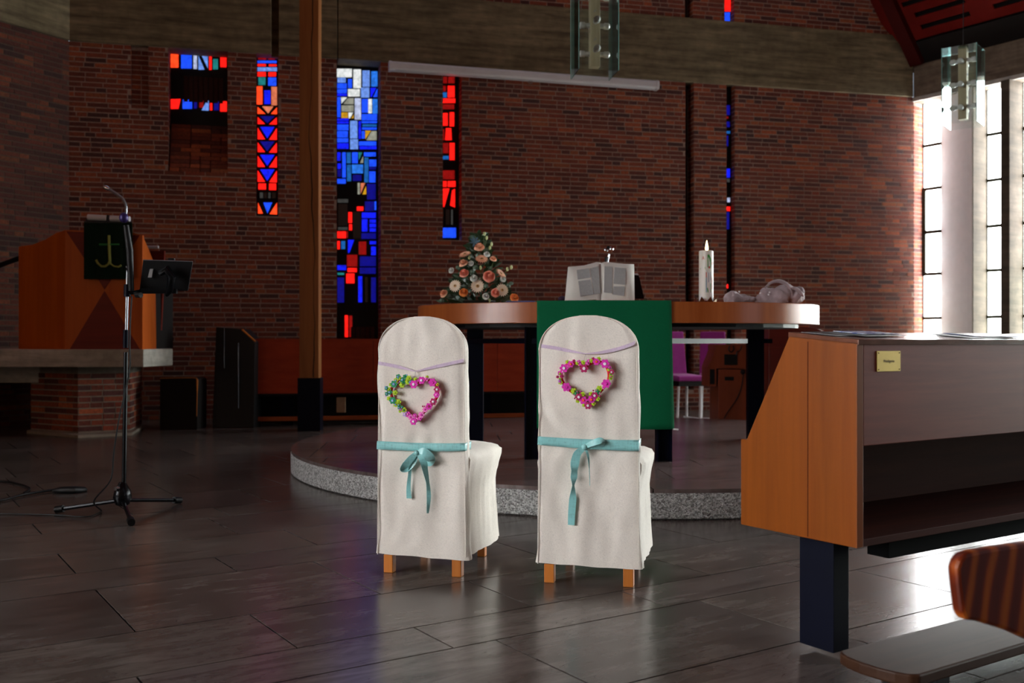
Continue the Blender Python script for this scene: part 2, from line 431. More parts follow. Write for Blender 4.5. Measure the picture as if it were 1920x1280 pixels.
# ------------------------------------------------------------------ brick walls
PAL = [(138, 66, 44), (150, 74, 48), (122, 58, 40), (110, 52, 38), (176, 90, 54), (104, 50, 38), (84, 44, 38), (144, 64, 42), (172, 96, 58), (128, 62, 46), (92, 50, 46), (136, 70, 52)]
def tintc(r):
    c = PAL[min(int(abs(r.gauss(0, 1))*4.2), len(PAL)-1)] if r.random() < .6 else r.choice(PAL)
    k = r.uniform(.78, 1.08); return tuple(x*k for x in lin(c))
CP = .0625; BH = .048
def wall(name, fr, a0, a1, z0, z1, opens, keep, seed, thick=.45, topclip=None, shade_k=1.0):
    """opens: (a0,a1,z0,z1); keep(a,z) score -> the lowest 300 become single bricks"""
    r = random.Random(seed); root = struct(name)
    asp = sorted({a0, a1, *[x for o in opens for x in o[:2] if a0 < x < a1]})
    zsp = sorted({z0, z1, *[x for o in opens for x in o[2:4] if z0 < x < z1]})
    body = MB()
    for x, y in zip(asp, asp[1:]):
        for p, q in zip(zsp, zsp[1:]):
            if any(o[0]-1e-6 <= x and y <= o[1]+1e-6 and o[2]-1e-6 <= p and q <= o[3]+1e-6 for o in opens): continue
            body.fbox(fr, (x, -thick, p), (y, 0, q))
    part('mortar', body, MORTAR if shade_k == 1 else SHADE_MORTAR, root)
    bricks = []; z = z0+.006; row = 0
    while z+BH < z1:
        a = a0-r.uniform(0, .25) if row % 2 else a0-r.choice([0, .06, .125])
        while a < a1:
            L = .24 if r.random() < (.75 if row % 2 else .45) else .115
            segs = [(max(a, a0), min(a+L, a1))]
            for o in opens:
                if z+BH > o[2] and z < o[3]:
                    ns = []
                    for s0, s1 in segs:
                        if s1 <= o[0] or s0 >= o[1]: ns.append((s0, s1)); continue
                        if s0 < o[0]: ns.append((s0, o[0]))
                        if s1 > o[1]: ns.append((o[1], s1))
                    segs = ns
            for s0, s1 in segs:
                if s1-s0 > .03:
                    if topclip is None or z < topclip((s0+s1)/2): bricks.append((s0, s1, z, z+BH))
            a += L+.011
        for o in opens:     # bricks showing inside the reveals
            if o[2] <= z and z+BH <= o[3] and len(o) > 4:
                dd = o[4]; e = 0
                while e < dd-.02:
                    L = min(.11 if (row+e > 0) and r.random() < .5 else .22, dd-e)
                    bricks.append((o[0]-.01, o[0]+.004, z, z+BH, -e-L+.01, -e)); bricks.append((o[1]-.004, o[1]+.01, z, z+BH, -e-L+.01, -e)); e += L
        z += CP; row += 1
    rest = MB(); order = sorted(range(len(bricks)), key=lambda i: keep((bricks[i][0]+bricks[i][1])/2, bricks[i][2]) if len(bricks[i]) == 4 else 1e9)
    sing = set(order[:290])
    for i, bk in enumerate(bricks):
        s0, s1, q0, q1 = bk[:4]; b0, b1 = (bk[4], bk[5]) if len(bk) > 4 else (-.05, r.uniform(.002, .006))
        # a real brick face is slightly uneven
        if i in sing and len(bk) == 4:
            mb = MB(); c = tuple(x*shade_k for x in tintc(r)); mb.fbox(fr, (s0, b0, q0), (s1, b1, q1), 0, c)
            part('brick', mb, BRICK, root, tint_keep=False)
        else: rest.fbox(fr, (s0, b0, q0), (s1, b1, q1), 0, tuple(x*shade_k for x in tintc(r)))
    part('bricks', rest, BRICK, root, kind='stuff', tint_keep=False)
    return root

BACK = frame((-5.53, 12.43), WALL_ANG)
K = BACK(12.05, 0, 0)                      # right-hand inner corner
def A(px): return hit(BACK, px, 640)[0]
def Z(px, py): return hit(BACK, px, py)[1]
BZ0, BZ1 = 4.75, 5.68
ZC = lambda z: round((z-.0)/CP)*CP         # snap to courses
W1 = (A(315), A(427), Z(370, 322), BZ0, .35)
W2 = (A(480), A(522), Z(500, 405), BZ0, .3)
W3 = (A(631), A(714), .72, BZ0, .42)
W4 = (A(830), A(866), Z(845, 450), BZ0, .3)
W5 = (A(1285), A(1301), .3, BZ0, .22)
W6 = (A(1362), A(1378), .3, BZ0, .16)
N1 = (A(245), A(278), Z(260, 203), BZ0, .06)
opens = [W1, W2, W3, W4, W5, W6, (A(1284), A(1300), BZ1, 9., .22), (A(1358), A(1377), BZ1, 9., .16)]
def roof_on_back(a):                       # slope of the ceiling along the back wall
    return 5.47+(12.05-a)*1.04
wall('wall_back', BACK, 0, 12.05, 0, BZ0, opens[:6]+[N1], lambda a, z: -z*2.+a*.9 if 1.5 < z < 4.7 and a > .1 else 50+a, 11)
up = wall('wall_back_upper', BACK, 4.5, 12.05, BZ1, 7.6, opens[6:], lambda a, z: abs(a-7.5)+z*.2 if z < 6.6 else 90, 12, topclip=None)
# niche backs
nb = MB(); nb.fbox(BACK, (N1[0], -.07, N1[2]), (N1[1], -.055, N1[3])); part('niche_back', nb, MORTAR, bpy.data.objects['wall_back'])
nb = MB(); z = N1[2]+.006; r_ = random.Random(5)
while z+BH < BZ0:
    a = N1[0]
    while a < N1[1]-.03:
        L = min(r_.choice([.115, .24]), N1[1]-a); nb.fbox(BACK, (a, -.06, z), (a+L, -.048, z+BH), 0, tintc(r_)); a += L+.011
    z += CP
part('niche_bricks', nb, BRICK, bpy.data.objects['wall_back'], kind='stuff')

# left wing wall: from the corner towards the camera
LWA = math.atan2(.76, .47)
LEFT = frame((-5.53-.47/.8936*7, 12.43-.76/.8936*7), LWA)
wall('wall_left', LEFT, 0, 7.0, 0, BZ0, [], lambda a, z: 7-a+abs(z-2.9)*.3 if z > 1.5 else 80, 13, shade_k=.5)  # bricks and mortar darkened in colour to stand for shade on this wall

def beam(name, fr, a0, a1, z0, z1, b1, mat, notch=None):
    mb = MB(); mb.fbox(fr, (a0, -.45, z0), (a1, b1, z1)); o = part(name, mb, mat, None, bevel=.012); o['kind'] = 'structure'; return o
bm_ = MB(); g0, g1 = A(509), A(522)
for x, y in ((0.0, g0), (g0, g1), (g1, A(632)), (A(632)+.012, 12.03)):
    rc = -.12 if (x, y) == (g0, g1) else .03
    if y > 10: bm_.prism([BACK(x, -.45, BZ0), BACK(y, -.45, BZ0), BACK(y, -.45, 5.42), BACK(y-.28, -.45, BZ1), BACK(x, -.45, BZ1)], tuple(BACK(0, .03, 0)-BACK(0, -.45, 0)))
    else: bm_.fbox(BACK, (x, -.45, BZ0), (y, rc, BZ1))
o = part('concrete_beam', bm_, CONCRETE, None, bevel=.01); o['kind'] = 'structure'
beam('concrete_beam', LEFT, 0, 7.0, BZ0, BZ1, .03, CONCRETE)
# plain upper walls that close the room
mb = MB(); mb.fbox(BACK, (0, -.45, BZ1), (4.5, 0, 9)); mb.fbox(BACK, (4.5, -.45, 7.6), (12.05, 0, 14)); mb.fbox(LEFT, (0, -.45, BZ1), (7, 0, 9))
o = part('wall_upper', mb, MORTAR); o['kind'] = 'structure'

# ------------------------------------------------------------------ stained glass windows
def P4(x0, y0, x1, y1): return [(x0, y0), (x1, y0), (x1, y1), (x0, y1)]
def stained(name, op, depth, ox, oy, sc, panes, label=None):
    root = struct(name)
    mb = MB(); mb.fbox(BACK, (op[0]-.02, -depth-.05, op[2]-.01), (op[1]+.02, -depth, op[3]+.01))
    part('glazing_cement', mb, LEAD, root)
    for col, pts in panes:
        if len(pts) == 4 and not isinstance(pts[0], tuple): pts = P4(*pts)
        q = []
        for x, y in pts:
            a, z = hit(BACK, ox+x/sc, oy+y/sc, -depth); a = min(max(a, op[0]+.006), op[1]-.006)
            q.append(BACK(a, -depth, z))
        nrm = BACK(0, .012, 0)-BACK(0, 0, 0)
        part('glass_pane', MB().prism(q, tuple(nrm)), GL[col], root, bevel=.004)
    return root
def W3P():
    a = [('W', (78, 128, 268, 235)), ('W', (285, 135, 382, 372)), ('L', (400, 150, 492, 355)), ('S', (512, 160, 590, 352)), ('L', (85, 240, 190, 302)),
     ('B', (218, 258, 268, 372)), ('B', (82, 312, 203, 378)), ('B', (82, 386, 205, 436)), ('D', (82, 442, 205, 472)), ('W', (218, 385, 368, 478)), ('L', (382, 365, 488, 492)),
     ('D', [(503, 368), (575, 368), (515, 485), (503, 485)]), ('B', [(590, 375), (590, 485), (535, 485)]), ('B', (82, 485, 125, 740)),
     ('W', [(130, 487), (208, 490), (135, 570)]), ('G', [(215, 500), (290, 500), (290, 575), (160, 572)]), ('G', (135, 590, 290, 668)), ('Y', (135, 680, 215, 750)),
     ('W', [(222, 680), (285, 680), (245, 755), (225, 755)]), ('Y', [(290, 700), (290, 750), (260, 755)]), ('w', (303, 500, 382, 770)), ('B', (393, 510, 470, 682)),
     ('W', (475, 510, 520, 690)), ('S', (527, 510, 590, 695)), ('B', (390, 700, 585, 780)), ('B', (390, 790, 585, 815)), ('D', (82, 755, 228, 785)), ('D', (82, 793, 225, 820)),
     ('B', (82, 832, 225, 905)), ('B', (82, 915, 218, 995)), ('B', (82, 1005, 222, 1058)), ('D', (82, 1068, 225, 1140)), ('L', (245, 785, 338, 1008)), ('L', (245, 1018, 345, 1145)),
     ('D', (352, 790, 382, 1015)), ('Q', (400, 830, 580, 858)), ('B', (395, 868, 580, 898)), ('B', (390, 915, 430, 1010)), ('Y', [(437, 910), (510, 910), (437, 1020)]),
     ('G', [(515, 915), (580, 915), (580, 1030), (450, 1030)]), ('B', (355, 1045, 575, 1098)), ('D', (362, 1105, 578, 1145))]
    b_ = [('D', (82, -30, 125, 78)), ('B', (145, -30, 190, 290)), ('Q', (203, -30, 255, 108)), ('B', (270, -30, 342, 108)), ('T', [(350, -30), (400, -30), (355, 70)]),
     ('G', [(410, 15), (410, 105), (370, 105)]), ('B', (420, -30, 570, 22)), ('Q', (425, 35, 475, 350)), ('B', (485, 62, 575, 150)), ('N', (485, 158, 570, 188)), ('D', (85, 110, 130, 180)),
     ('N', (85, 190, 130, 278)), ('B', (82, 305, 190, 365)), ('Q', (205, 128, 258, 335)), ('S', (268, 125, 408, 235)), ('N', (278, 255, 388, 330)), ('B', (485, 210, 565, 350)),
     ('G', (340, 355, 368, 500)), ('P', [(380, 358), (435, 358), (378, 495)]), ('Y', [(445, 395), (450, 500), (400, 500)]), ('N', (460, 368, 567, 565)), ('g', (85, 560, 220, 605)),
     ('N', (432, 590, 545, 712)), ('B', (552, 590, 575, 700)), ('R', (330, 655, 412, 708)), ('R', (222, 725, 270, 862)), ('R', (232, 878, 270, 955)), ('D', (393, 730, 570, 800)),
     ('D', (393, 812, 465, 970)), ('D', (490, 818, 570, 862)), ('D', (490, 872, 572, 918)), ('D', (490, 928, 570, 972)), ('N', (388, 990, 570, 1062)), ('g', (92, 915, 215, 950)),
     ('R', (82, 968, 192, 1055)), ('r', (196, 968, 216, 1050)), ('R', (82, 1090, 115, 1195)), ('Q', (132, 1090, 182, 1192)), ('D', [(217, 1075), (297, 1075), (235, 1240), (217, 1240)]),
     ('r', (355, 1098, 448, 1262)), ('D', (492, 1090, 572, 1132)), ('D', (510, 1160, 570, 1270)), ('k', (90, 620, 210, 900)), ('k', (285, 720, 380, 1060))]
    c = [('r', (205, 118, 335, 268)), ('R', (212, 285, 330, 338)), ('R', (195, 355, 300, 478)), ('D', (82, 250, 195, 312)), ('T', (85, 345, 170, 372)), ('N', (85, 405, 168, 720)),
     ('D', (348, 390, 398, 718)), ('N', (512, 405, 570, 718)), ('N', (368, 140, 570, 262)), ('N', (368, 280, 568, 358)), ('k', (435, 400, 470, 715)), ('R', (178, 882, 218, 1158)), ('r', (232, 888, 272, 1155))]
    out = []
    for lst, oy in ((a, 110), (b_, 290), (c, 460)):
        for col, pts in lst:
            if isinstance(pts, tuple): pts = P4(*pts)
            out.append((col, [(x/6.74, oy+y/6.74) for x, y in pts]))
    return out
stained('window_3', W3, .3, 620, 0, 1., W3P())
stained('window_4', W4, .2, 820, 130, 3.88, [('r', (42, 55, 70, 102)), ('r', (78, 55, 125, 102)), ('r', (42, 120, 62, 160)), ('R', (75, 120, 125, 205)), ('Q', (38, 168, 68, 205)), ('R', (38, 212, 130, 245)),
    ('r', (38, 255, 122, 290)), ('R', (38, 318, 75, 410)), ('R', (88, 312, 122, 415)), ('R', [(62, 428), (100, 428), (105, 515), (55, 515)]), ('r', (38, 435, 50, 515)), ('r', (40, 535, 80, 610)), ('R', (88, 535, 125, 660)),
    ('Q', (40, 630, 82, 655)), ('r', (38, 735, 125, 800)), ('R', (40, 812, 68, 855)), ('R', (75, 812, 132, 855)), ('R', [(40, 866), (88, 866), (62, 960), (50, 1000), (40, 1000)]), ('R', [(106, 880), (128, 868), (128, 1005), (92, 990)]),
    ('k', (60, 1020, 90, 1130)), ('g', (100, 1020, 112, 1130)), ('B', (35, 1152, 135, 1225))])
def chev(y, h, c='D'):
    return [(c, [(1462, y), (1543, y), (1502, y+h*.92)]), ('R', [(1448, y+4), (1490, y+h), (1448, y+h)]), ('R', [(1556, y+6), (1556, y+h+3), (1512, y+h+2)])]
stained('window_2', W2, .2, 0, 0, 2.998, [('r', (1450, 322, 1497, 335)), ('r', (1507, 322, 1545, 335)), ('B', (1447, 341, 1555, 355)), ('R', (1447, 360, 1495, 373)), ('R', (1510, 362, 1555, 373)), ('L', (1447, 379, 1557, 400)),
    ('R', (1447, 405, 1495, 430)), ('R', (1508, 406, 1552, 430)), ('T', (1452, 434, 1492, 478)), ('B', (1507, 436, 1553, 482)), ('O', (1443, 485, 1475, 587)), ('P', (1525, 488, 1557, 592)), ('D', (1485, 508, 1520, 585)),
    ('O', [(1447, 600), (1492, 640), (1447, 640)]), ('P', [(1473, 598), (1537, 598), (1507, 638)]), ('O', [(1557, 603), (1557, 642), (1522, 640)])]
    + chev(653, 44, 'N')+chev(713, 70)+chev(795, 60, 'N')+chev(870, 68)+chev(952, 70)
    + [('R', (1452, 1031, 1495, 1065)), ('R', (1512, 1031, 1552, 1068)), ('g', (1460, 1082, 1478, 1114)), ('k', (1482, 1082, 1500, 1114)), ('g', (1508, 1082, 1520, 1114)), ('k', (1530, 1082, 1550, 1114)),
       ('B', [(1480, 1138), (1530, 1138), (1503, 1200)]), ('O', [(1450, 1138), (1478, 1200), (1450, 1200)]), ('O', [(1557, 1138), (1557, 1205), (1515, 1203)])])
w1 = stained('window_1', W1, .3, 0, 0, 2.998, [('O', (957, 300, 1003, 380)), ('B', (1018, 308, 1078, 385)), ('w', (1087, 308, 1107, 388)), ('L', [(1115, 312), (1150, 392), (1115, 392)]), ('L', [(1132, 310), (1168, 310), (1168, 385)]),
    ('R', (1175, 313, 1190, 393)), ('T', (1197, 332, 1225, 390)), ('R', (1238, 318, 1273, 378)), ('R', [(958, 558), (1015, 556), (1003, 612), (960, 612)]), ('B', (1026, 560, 1080, 612)), ('N', (1090, 568, 1107, 610)),
    ('r', (1120, 565, 1143, 605)), ('L', [(1133, 620), (1160, 570), (1175, 565), (1173, 622)]), ('R', (1180, 562, 1193, 620)), ('N', (1203, 570, 1230, 620)), ('R', (1237, 570, 1275, 627))])
# sloping brick sill and soldier bricks of the niche
mb = MB(); zt, zb = Z(370, 226), W1[2]
n = 12
for i in range(n):
    t0, t1 = i/n, (i+1)/n; a = W1[0]+.12*(1-t0)
    z0_, z1_ = zb+(zt-zb)*t0, zb+(zt-zb)*t1-.008; dep = -.26*t0-.0
    x = W1[0]+.02
    while x < W1[1]-.04:
        L = min(r_.choice([.115, .24]), W1[1]-x)
        mb.prism([BACK(x, -.3, z0_), BACK(x+L, -.3, z0_), BACK(x+L, dep, z0_), BACK(x, dep, z0_)], (0, 0, z1_-z0_), 0, tintc(r_)); x += L+.011
part('sill_brick_courses', mb, BRICK, w1, kind='stuff')
zz0, zz1 = Z(370, 182), Z(370, 133); x = A(341)
for i in range(8):
    part('soldier_brick', MB().fbox(BACK, (x, -.31, zz0), (x+.052, -.285, zz1), 0, lin((60, 26, 20))), BRICK, w1); x += .063
w3 = bpy.data.objects['window_3']
x = A(664); 
for i in range(5):
    part('soldier_brick', MB().fbox(BACK, (x, -.31, .75), (x+.055, -.285, .98), 0, lin((60, 26, 20))), BRICK, w3)
    part('soldier_brick', MB().fbox(BACK, (x-.02, -.31, 1.0), (x+.035, -.285, 1.2), 0, lin((70, 30, 24))), BRICK, w3); x += .066
s6 = 5.33
stained('window_6', W6, .12, 1260, 0, s6, [('N', (540, 1052, 577, 1150)), ('r', (542, 1165, 560, 1185)), ('N', (545, 1215, 575, 1270)), ('Q', (540, 1310, 580, 1335)), ('N', (545, 1355, 560, 1460)), ('D', (545, 1685, 578, 1775)),
    ('g', (545, 1785, 575, 1820)), ('w', (550, 1975, 578, 2020)), ('R', (538, 2065, 580, 2108)), ('N', (545, 2120, 570, 2290)), ('R', (540, 2840, 560, 2880))])
stained('window_5', W5, .2, 1260, 0, s6, [('k', (150, 900, 205, 1500)), ('k', (150, 1550, 205, 2300))])
stained('window_7', (opens[7][0], opens[7][1], BZ1, 7.6), .12, 1260, 0, s6, [('R', (525, -60, 583, 115)), ('B', (525, 125, 577, 215))])
stained('window_8', (opens[6][0], opens[6][1], BZ1, 7.6), .2, 1260, 0, s6, [('k', (145, -60, 205, 160))])

# ------------------------------------------------------------------ right window wall
RA = math.atan2(-.82, .57)
RIGHT = frame((K.x, K.y), RA)     # a runs from the back corner towards the camera side, b>0 into the room (left)
def AR(px, b=0.): return hit(RIGHT, px, 640, b)[0]
RL = 21.5
WZ1 = 4.68
def clearglass(name, L):
    m = Mat(name); m.base((.05, .05, .05)); m.rough(.1)
    v = m.coord('World'); n = m.noise(v, .8, 3, .6)
    g = m.new('ShaderNodeNewGeometry'); sx = m.new('ShaderNodeSeparateXYZ'); m.link(g.outputs['Position'], sx.inputs[0])
    # pale foliage shows faintly low down, white overcast above
    mr = m.new('ShaderNodeMapRange'); mr.inputs[1].default_value = 0; mr.inputs[2].default_value = 2.6; m.link(sx.outputs['Z'], mr.inputs[0])
    c = m.ramp(n, [(.4, (.62, .8, .62)), (.6, (1, 1, 1))])
    m.link(m.mix(c, (.95, .98, 1.), mr.outputs[0]), m.b.inputs['Emission Color'])
    m.b.inputs['Emission Strength'].default_value = L
    return m.m
PANE = clearglass('daylit_clear_glass', PANE_L); PANET = clearglass('tree_shaded_clear_glass', PANE_T)
FRM = plain('dark_green_window_bar', (40, 44, 26), .6)
rw = struct('wall_right'); CONC_DK = make_concrete('weathered_column_concrete', (74, 64, 52), (98, 86, 72), 0); WPLAS = plain('white_painted_plaster', (246, 247, 247), .7, 0, .03)
mb = MB(); mb.fbox(RIGHT, (0, -.5, WZ1), (RL, .0, 5.3)); part('lintel', mb, CONCRETE2, rw)
part('lintel_trim', MB().fbox(RIGHT, (0, .0, WZ1), (RL, .03, WZ1+.06)), CONC_LT, rw)
part('brick_return', MB().fbox(RIGHT, (-.14, -.45, 0), (.0, -.001, WZ1)), MORTAR, rw)
mb = MB(); z = .006; row = 0
while z < WZ1-.05:
    cuts = [.004, .115, .24] if row % 2 else [.004, .24]
    for p, q in zip(cuts, cuts[1:]): mb.fbox(RIGHT, (-.06, -q+.006, z), (.006, -p, z+BH), 0, tuple(c*1.3 for c in tintc(r_)))
    z += CP; row += 1
part('return_bricks', mb, BRICK, rw, kind='stuff')
colz = [(AR(1766, -.24), AR(1825, .12), .12, WHITE), (AR(1893, .12)-.13, AR(1893, .12), .12, CONCRETE2)]
x = colz[-1][1]+.42
while x < 12.5:
    colz.append((x, x+.14, .26, CONCRETE2)); x += .62  # unseen columns, made deeper to keep window light off the back wall
for c0, c1, dp, mt in colz:
    if mt is WHITE:   # splayed pier: its plastered face turns towards the first window
        part('window_column', MB().prism([RIGHT(c0, -.24, 0), RIGHT(c1, dp, 0), RIGHT(c1, -.3, 0), RIGHT(c0, -.3, 0)], (0, 0, WZ1)), CONC_DK, rw)
        part('plaster_front', MB().prism([RIGHT(c0, -.24, 0), RIGHT(c1-.01, dp, 0), RIGHT(c1-.014, dp+.012, 0), RIGHT(c0-.004, -.228, 0)], (0, 0, WZ1)), WPLAS, rw)
    else: part('window_column', MB().fbox(RIGHT, (c0, -.3, 0), (c1, dp, WZ1)), CONC_DK, rw, bevel=.006)
edges = [.008]
for c0, c1, dp, mt in colz: edges += [c0, c1]
edges = edges[:-1]
part('blank_wall', MB().fbox(RIGHT, (edges[-1], -.3, 0), (RL, 0, WZ1)), CONCRETE2, rw)
bars_z = [1+(640-y)/122.5 for y in (270, 352, 434, 513, 596)]
bars_z = [.25, .8]+sorted(bars_z)
for i in range(0, len(edges)-1, 2):
    e0, e1 = edges[i], edges[i+1]
    wn = struct('window_%d' % (9+i//2))
    near = i < 6
    zs = [0.02]+bars_z+[WZ1]
    if near:
        for p, q in zip(zs, zs[1:]):
            part('glass_pane', MB().fbox(RIGHT, (e0+.005, -.26, p+.014), (e1-.005, -.25, q-.014)), PANET if i < 6 else PANE, wn)
        for p in zs[1:-1]: part('glazing_bar', MB().fbox(RIGHT, (e0, -.275, p-.024), (e1, -.225, p+.024)), FRM, wn)
        part('frame', MB().fbox(RIGHT, (e0, -.265, 0), (e0+.012, -.235, WZ1)).fbox(RIGHT, (e1-.012, -.265, 0), (e1, -.235, WZ1)), FRM, wn)
        if i == 0:
            part('casement', MB().fbox(RIGHT, (e0, -.265, bars_z[3]), (e0+.05, -.22, bars_z[5])).fbox(RIGHT, (e0, -.265, bars_z[3]-.02), (e1, -.22, bars_z[3]+.025)).fbox(RIGHT, (e0, -.265, bars_z[5]-.02), (e1, -.22, bars_z[5]+.025)).fbox(RIGHT, (e0, -.265, bars_z[4]-.02), (e1, -.22, bars_z[4]+.03)), FRM, wn)
    else:
        part('glass_pane', MB().fbox(RIGHT, (e0+.005, -.26, .02), (e1-.005, -.25, WZ1)), PANE, wn)

# ------------------------------------------------------------------ ceiling (sloping timber roof) and closing walls
CEILW = plain('red_stained_ceiling_board', (98, 17, 10), .8, 0, .2, 3, Specular_IOR_Level=.1)
VERGE = plain('dark_red_verge', (66, 12, 9), .8, 0, .2, 3, Specular_IOR_Level=.1)
CEILD = plain('ceiling_backing', (12, 6, 5), .95)
ceil = struct('ceiling')
sl = 1.116
RN = RIGHT.n
def RF(a, q, h=0.):   # a along eaves, q up the slope in plan distance, h below the plane
    p = RIGHT(a, q, 5.28+q*sl); nn = V3((RN.x*sl, RN.y*sl, -1)).normalized()
    return p+nn*h
part('ceiling_backing', MB().prism([RF(-.2, 0, -.05), RF(RL, 0, -.05), RF(RL, 8, -.05), RF(-.2, 8, -.05)], tuple(RF(0, 0, -.15)-RF(0, 0, -.05))), CEILD, ceil)
rc = random.Random(9); q = .04; k = 0
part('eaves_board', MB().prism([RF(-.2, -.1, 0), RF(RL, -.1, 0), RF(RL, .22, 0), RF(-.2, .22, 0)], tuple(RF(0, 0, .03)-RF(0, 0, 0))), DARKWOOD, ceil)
q = .24
while q < 3.4:
    part('ceiling_board', MB().prism([RF(-.2, q, 0), RF(9.5, q, 0), RF(9.5, q+.09, 0), RF(-.2, q+.09, 0)], tuple(RF(0, 0, .02)-RF(0, 0, 0))), CEILW, ceil)
    q += .09; a = -.2
    a = .2+rc.uniform(0, .35)
    part('ceiling_slat', MB().prism([RF(-.2, q, 0), RF(a, q, 0), RF(a, q+.05, 0), RF(-.2, q+.05, 0)], tuple(RF(0, 0, .02)-RF(0, 0, 0))), CEILW, ceil)
    while a < 7:
        L = rc.uniform(.25, .5); gap = rc.uniform(.7, 1.2); a += gap
        part('ceiling_slat', MB().prism([RF(a, q, 0), RF(a+L, q, 0), RF(a+L, q+.05, 0), RF(a, q+.05, 0)], tuple(RF(0, 0, .02)-RF(0, 0, 0))), CEILW, ceil); a += L
    q += .05
part('ceiling_field', MB().prism([RF(9.5, .3, 0), RF(RL, .3, 0), RF(RL, 8, 0), RF(9.5, 8, 0)], tuple(RF(0, 0, .02)-RF(0, 0, 0)))
     .prism([RF(-.2, 3.4, 0), RF(9.5, 3.4, 0), RF(9.5, 8, 0), RF(-.2, 8, 0)], tuple(RF(0, 0, .02)-RF(0, 0, 0))), CEILW, ceil)
# verge rafter against the back wall
part('verge_rafter', MB().prism([RF(.0, 0, .02), RF(.2, 0, .02), RF(.2, 5, .02), RF(.0, 5, .02)], tuple(RF(0, 0, .1)-RF(0, 0, 0))), VERGE, ceil)
rp = RF(0, 8); rp2 = RF(RL, 8)
mb = MB(); c0 = LEFT(0, 0, 9); 
mb.prism([rp, rp2, V3((-14, rp2.y-1, 9.)), V3((-14, 14.5, 9.))], (0, 0, .1)); part('ceiling_left', mb, CEILW, ceil)
DULL = plain('dim_plaster', (120, 100, 84), .9)
LX = -9.7
lf = LEFT(0, 0, 0)
def holed(name, x, ys, z0, z1, y0, y1, zt):
    """wall on the plane x with window bays ys; panes are lit by the sky outside"""
    root = struct(name); mb = MB(); cuts = [y0]
    for p, q in ys: cuts += [p, q]
    cuts.append(y1)
    for i in range(0, len(cuts), 2): mb.box((x-.6, cuts[i], 0), (x, cuts[i+1], zt))  # unseen wall made thick so its reveals keep side light off the back wall
    for p, q in ys:
        mb.box((x-.6, p, 0), (x, q, z0)); mb.box((x-.6, p, z1), (x, q, zt))
    part('masonry', mb, DULL, root)
    return root
bays = [(-7.4+i*1.15, -7.4+i*1.15+.85) for i in range(8)]
holed('wall_side', LX, bays, .9, 5.6, -9, lf.y+.4, 14)
SIDE = Mat('daylit_side_glass'); SIDE.base((.05, .05, .05)); SIDE.b.inputs['Emission Color'].default_value = (.97, .98, 1, 1); SIDE.b.inputs['Emission Strength'].default_value = SIDE_L
for i, (p, q) in enumerate(bays):
    wn = struct('window_%d' % (60+i))
    part('glass_pane', MB().box((LX-.55, p, .9), (LX-.54, q, 5.6)), SIDE.m, wn)
    part('frame', MB().box((LX-.54, p, .9), (LX-.5, p+.04, 5.6)).box((LX-.54, q-.04, .9), (LX-.5, q, 5.6)).box((LX-.54, p, 3.2), (LX-.5, q, 3.25)), FRM, wn)
o = part('wall_rear', MB().box((LX, -9.2, 0), (20, -9, 14)), DULL); o['kind'] = 'structure'

# ------------------------------------------------------------------ projection screen case on the beam
ha, hz_ = hit(BACK, 734, 124.5, .22); hb, hy_ = hit(BACK, 1229, 160.5, .22)
l0, l1 = BACK(ha, .22, hz_), BACK(hb, .22, hy_)
sc_ = thing('projection_screen', l0, 'long white rolled-up projection screen case hanging under the concrete beam', 'screen')
dv = (l1-l0).normalized()
part('case', MB().prism([l0+V3((0, 0, z_))+V3((BACK.n.x, BACK.n.y, 0))*b_ for b_, z_ in ((-.06, -.055), (.05, -.055), (.065, -.03), (.065, .03), (.04, .06), (-.06, .06))], tuple(l1-l0)), WHITE, sc_, bevel=.004)
for p, q in ((l0, -1), (l1, 1)):
    part('end_cap', MB().prism([p+V3((0, 0, z_))+V3((BACK.n.x, BACK.n.y, 0))*b_ for b_, z_ in ((-.065, -.06), (.055, -.06), (.07, -.033), (.07, .033), (.043, .065), (-.065, .065))], tuple(dv*.035*q)), WHITE, sc_)
mid = D(987, 158, l0.y*.5+l1.y*.5)
part('pull_ring', MB().tube([l0.lerp(l1, .51)+V3((.03*math.cos(t), 0, -.075+.018*math.sin(t))) for t in [i*math.pi/6 for i in range(13)]], .004, 6), GREYSTEEL, sc_)
for f in (.12, .88):
    p = l0.lerp(l1, f); part('bracket', MB().tube([p+V3((0, 0, .05)), p+V3((-BACK.n.x*.16, -BACK.n.y*.16, .07))], .012, 6), WHITE, sc_)

# ------------------------------------------------------------------ timber post with steel shoe
pp = G(579, 808); pw = .118
post = struct('timber_post', pp)
post['label'] = 'square larch roof post with long crack standing on a dark blue steel shoe'
ca = math.radians(3)
pf = frame((pp.x-.12, pp.y), ca)
part('post', MB().fbox(pf, (.012, -.22, .57), (.228, -.004, 8.5)), POSTW, post, bevel=.006)
part('steel_shoe', MB().fbox(pf, (-.006, -.23, 0), (.246, .006, .592)), STEEL, post, bevel=.003)
cr = []
for i in range(60):
    z = .6+i*.075
    t = i/60; a = .176-.05*min(1, max(0, (z-2.1)/1.2))+.006*math.sin(z*7)+.004*math.sin(z*17)+(.03*min(1, max(0, (z-3.4)/.8)))
    cr.append((a, z))
mb = MB()
for (a, z), (a2, z2) in zip(cr, cr[1:]):
    wd = .004+.002*math.sin(z*3)
    mb.prism([pf(a-wd, -.01, z), pf(a+wd, -.01, z), pf(a2+wd, -.01, z2), pf(a2-wd, -.01, z2)], tuple(pf(0, -.0025, 0)-pf(0, -.01, 0)))
part('crack', mb, plain('crack_shadow', (24, 14, 8), .9), post)

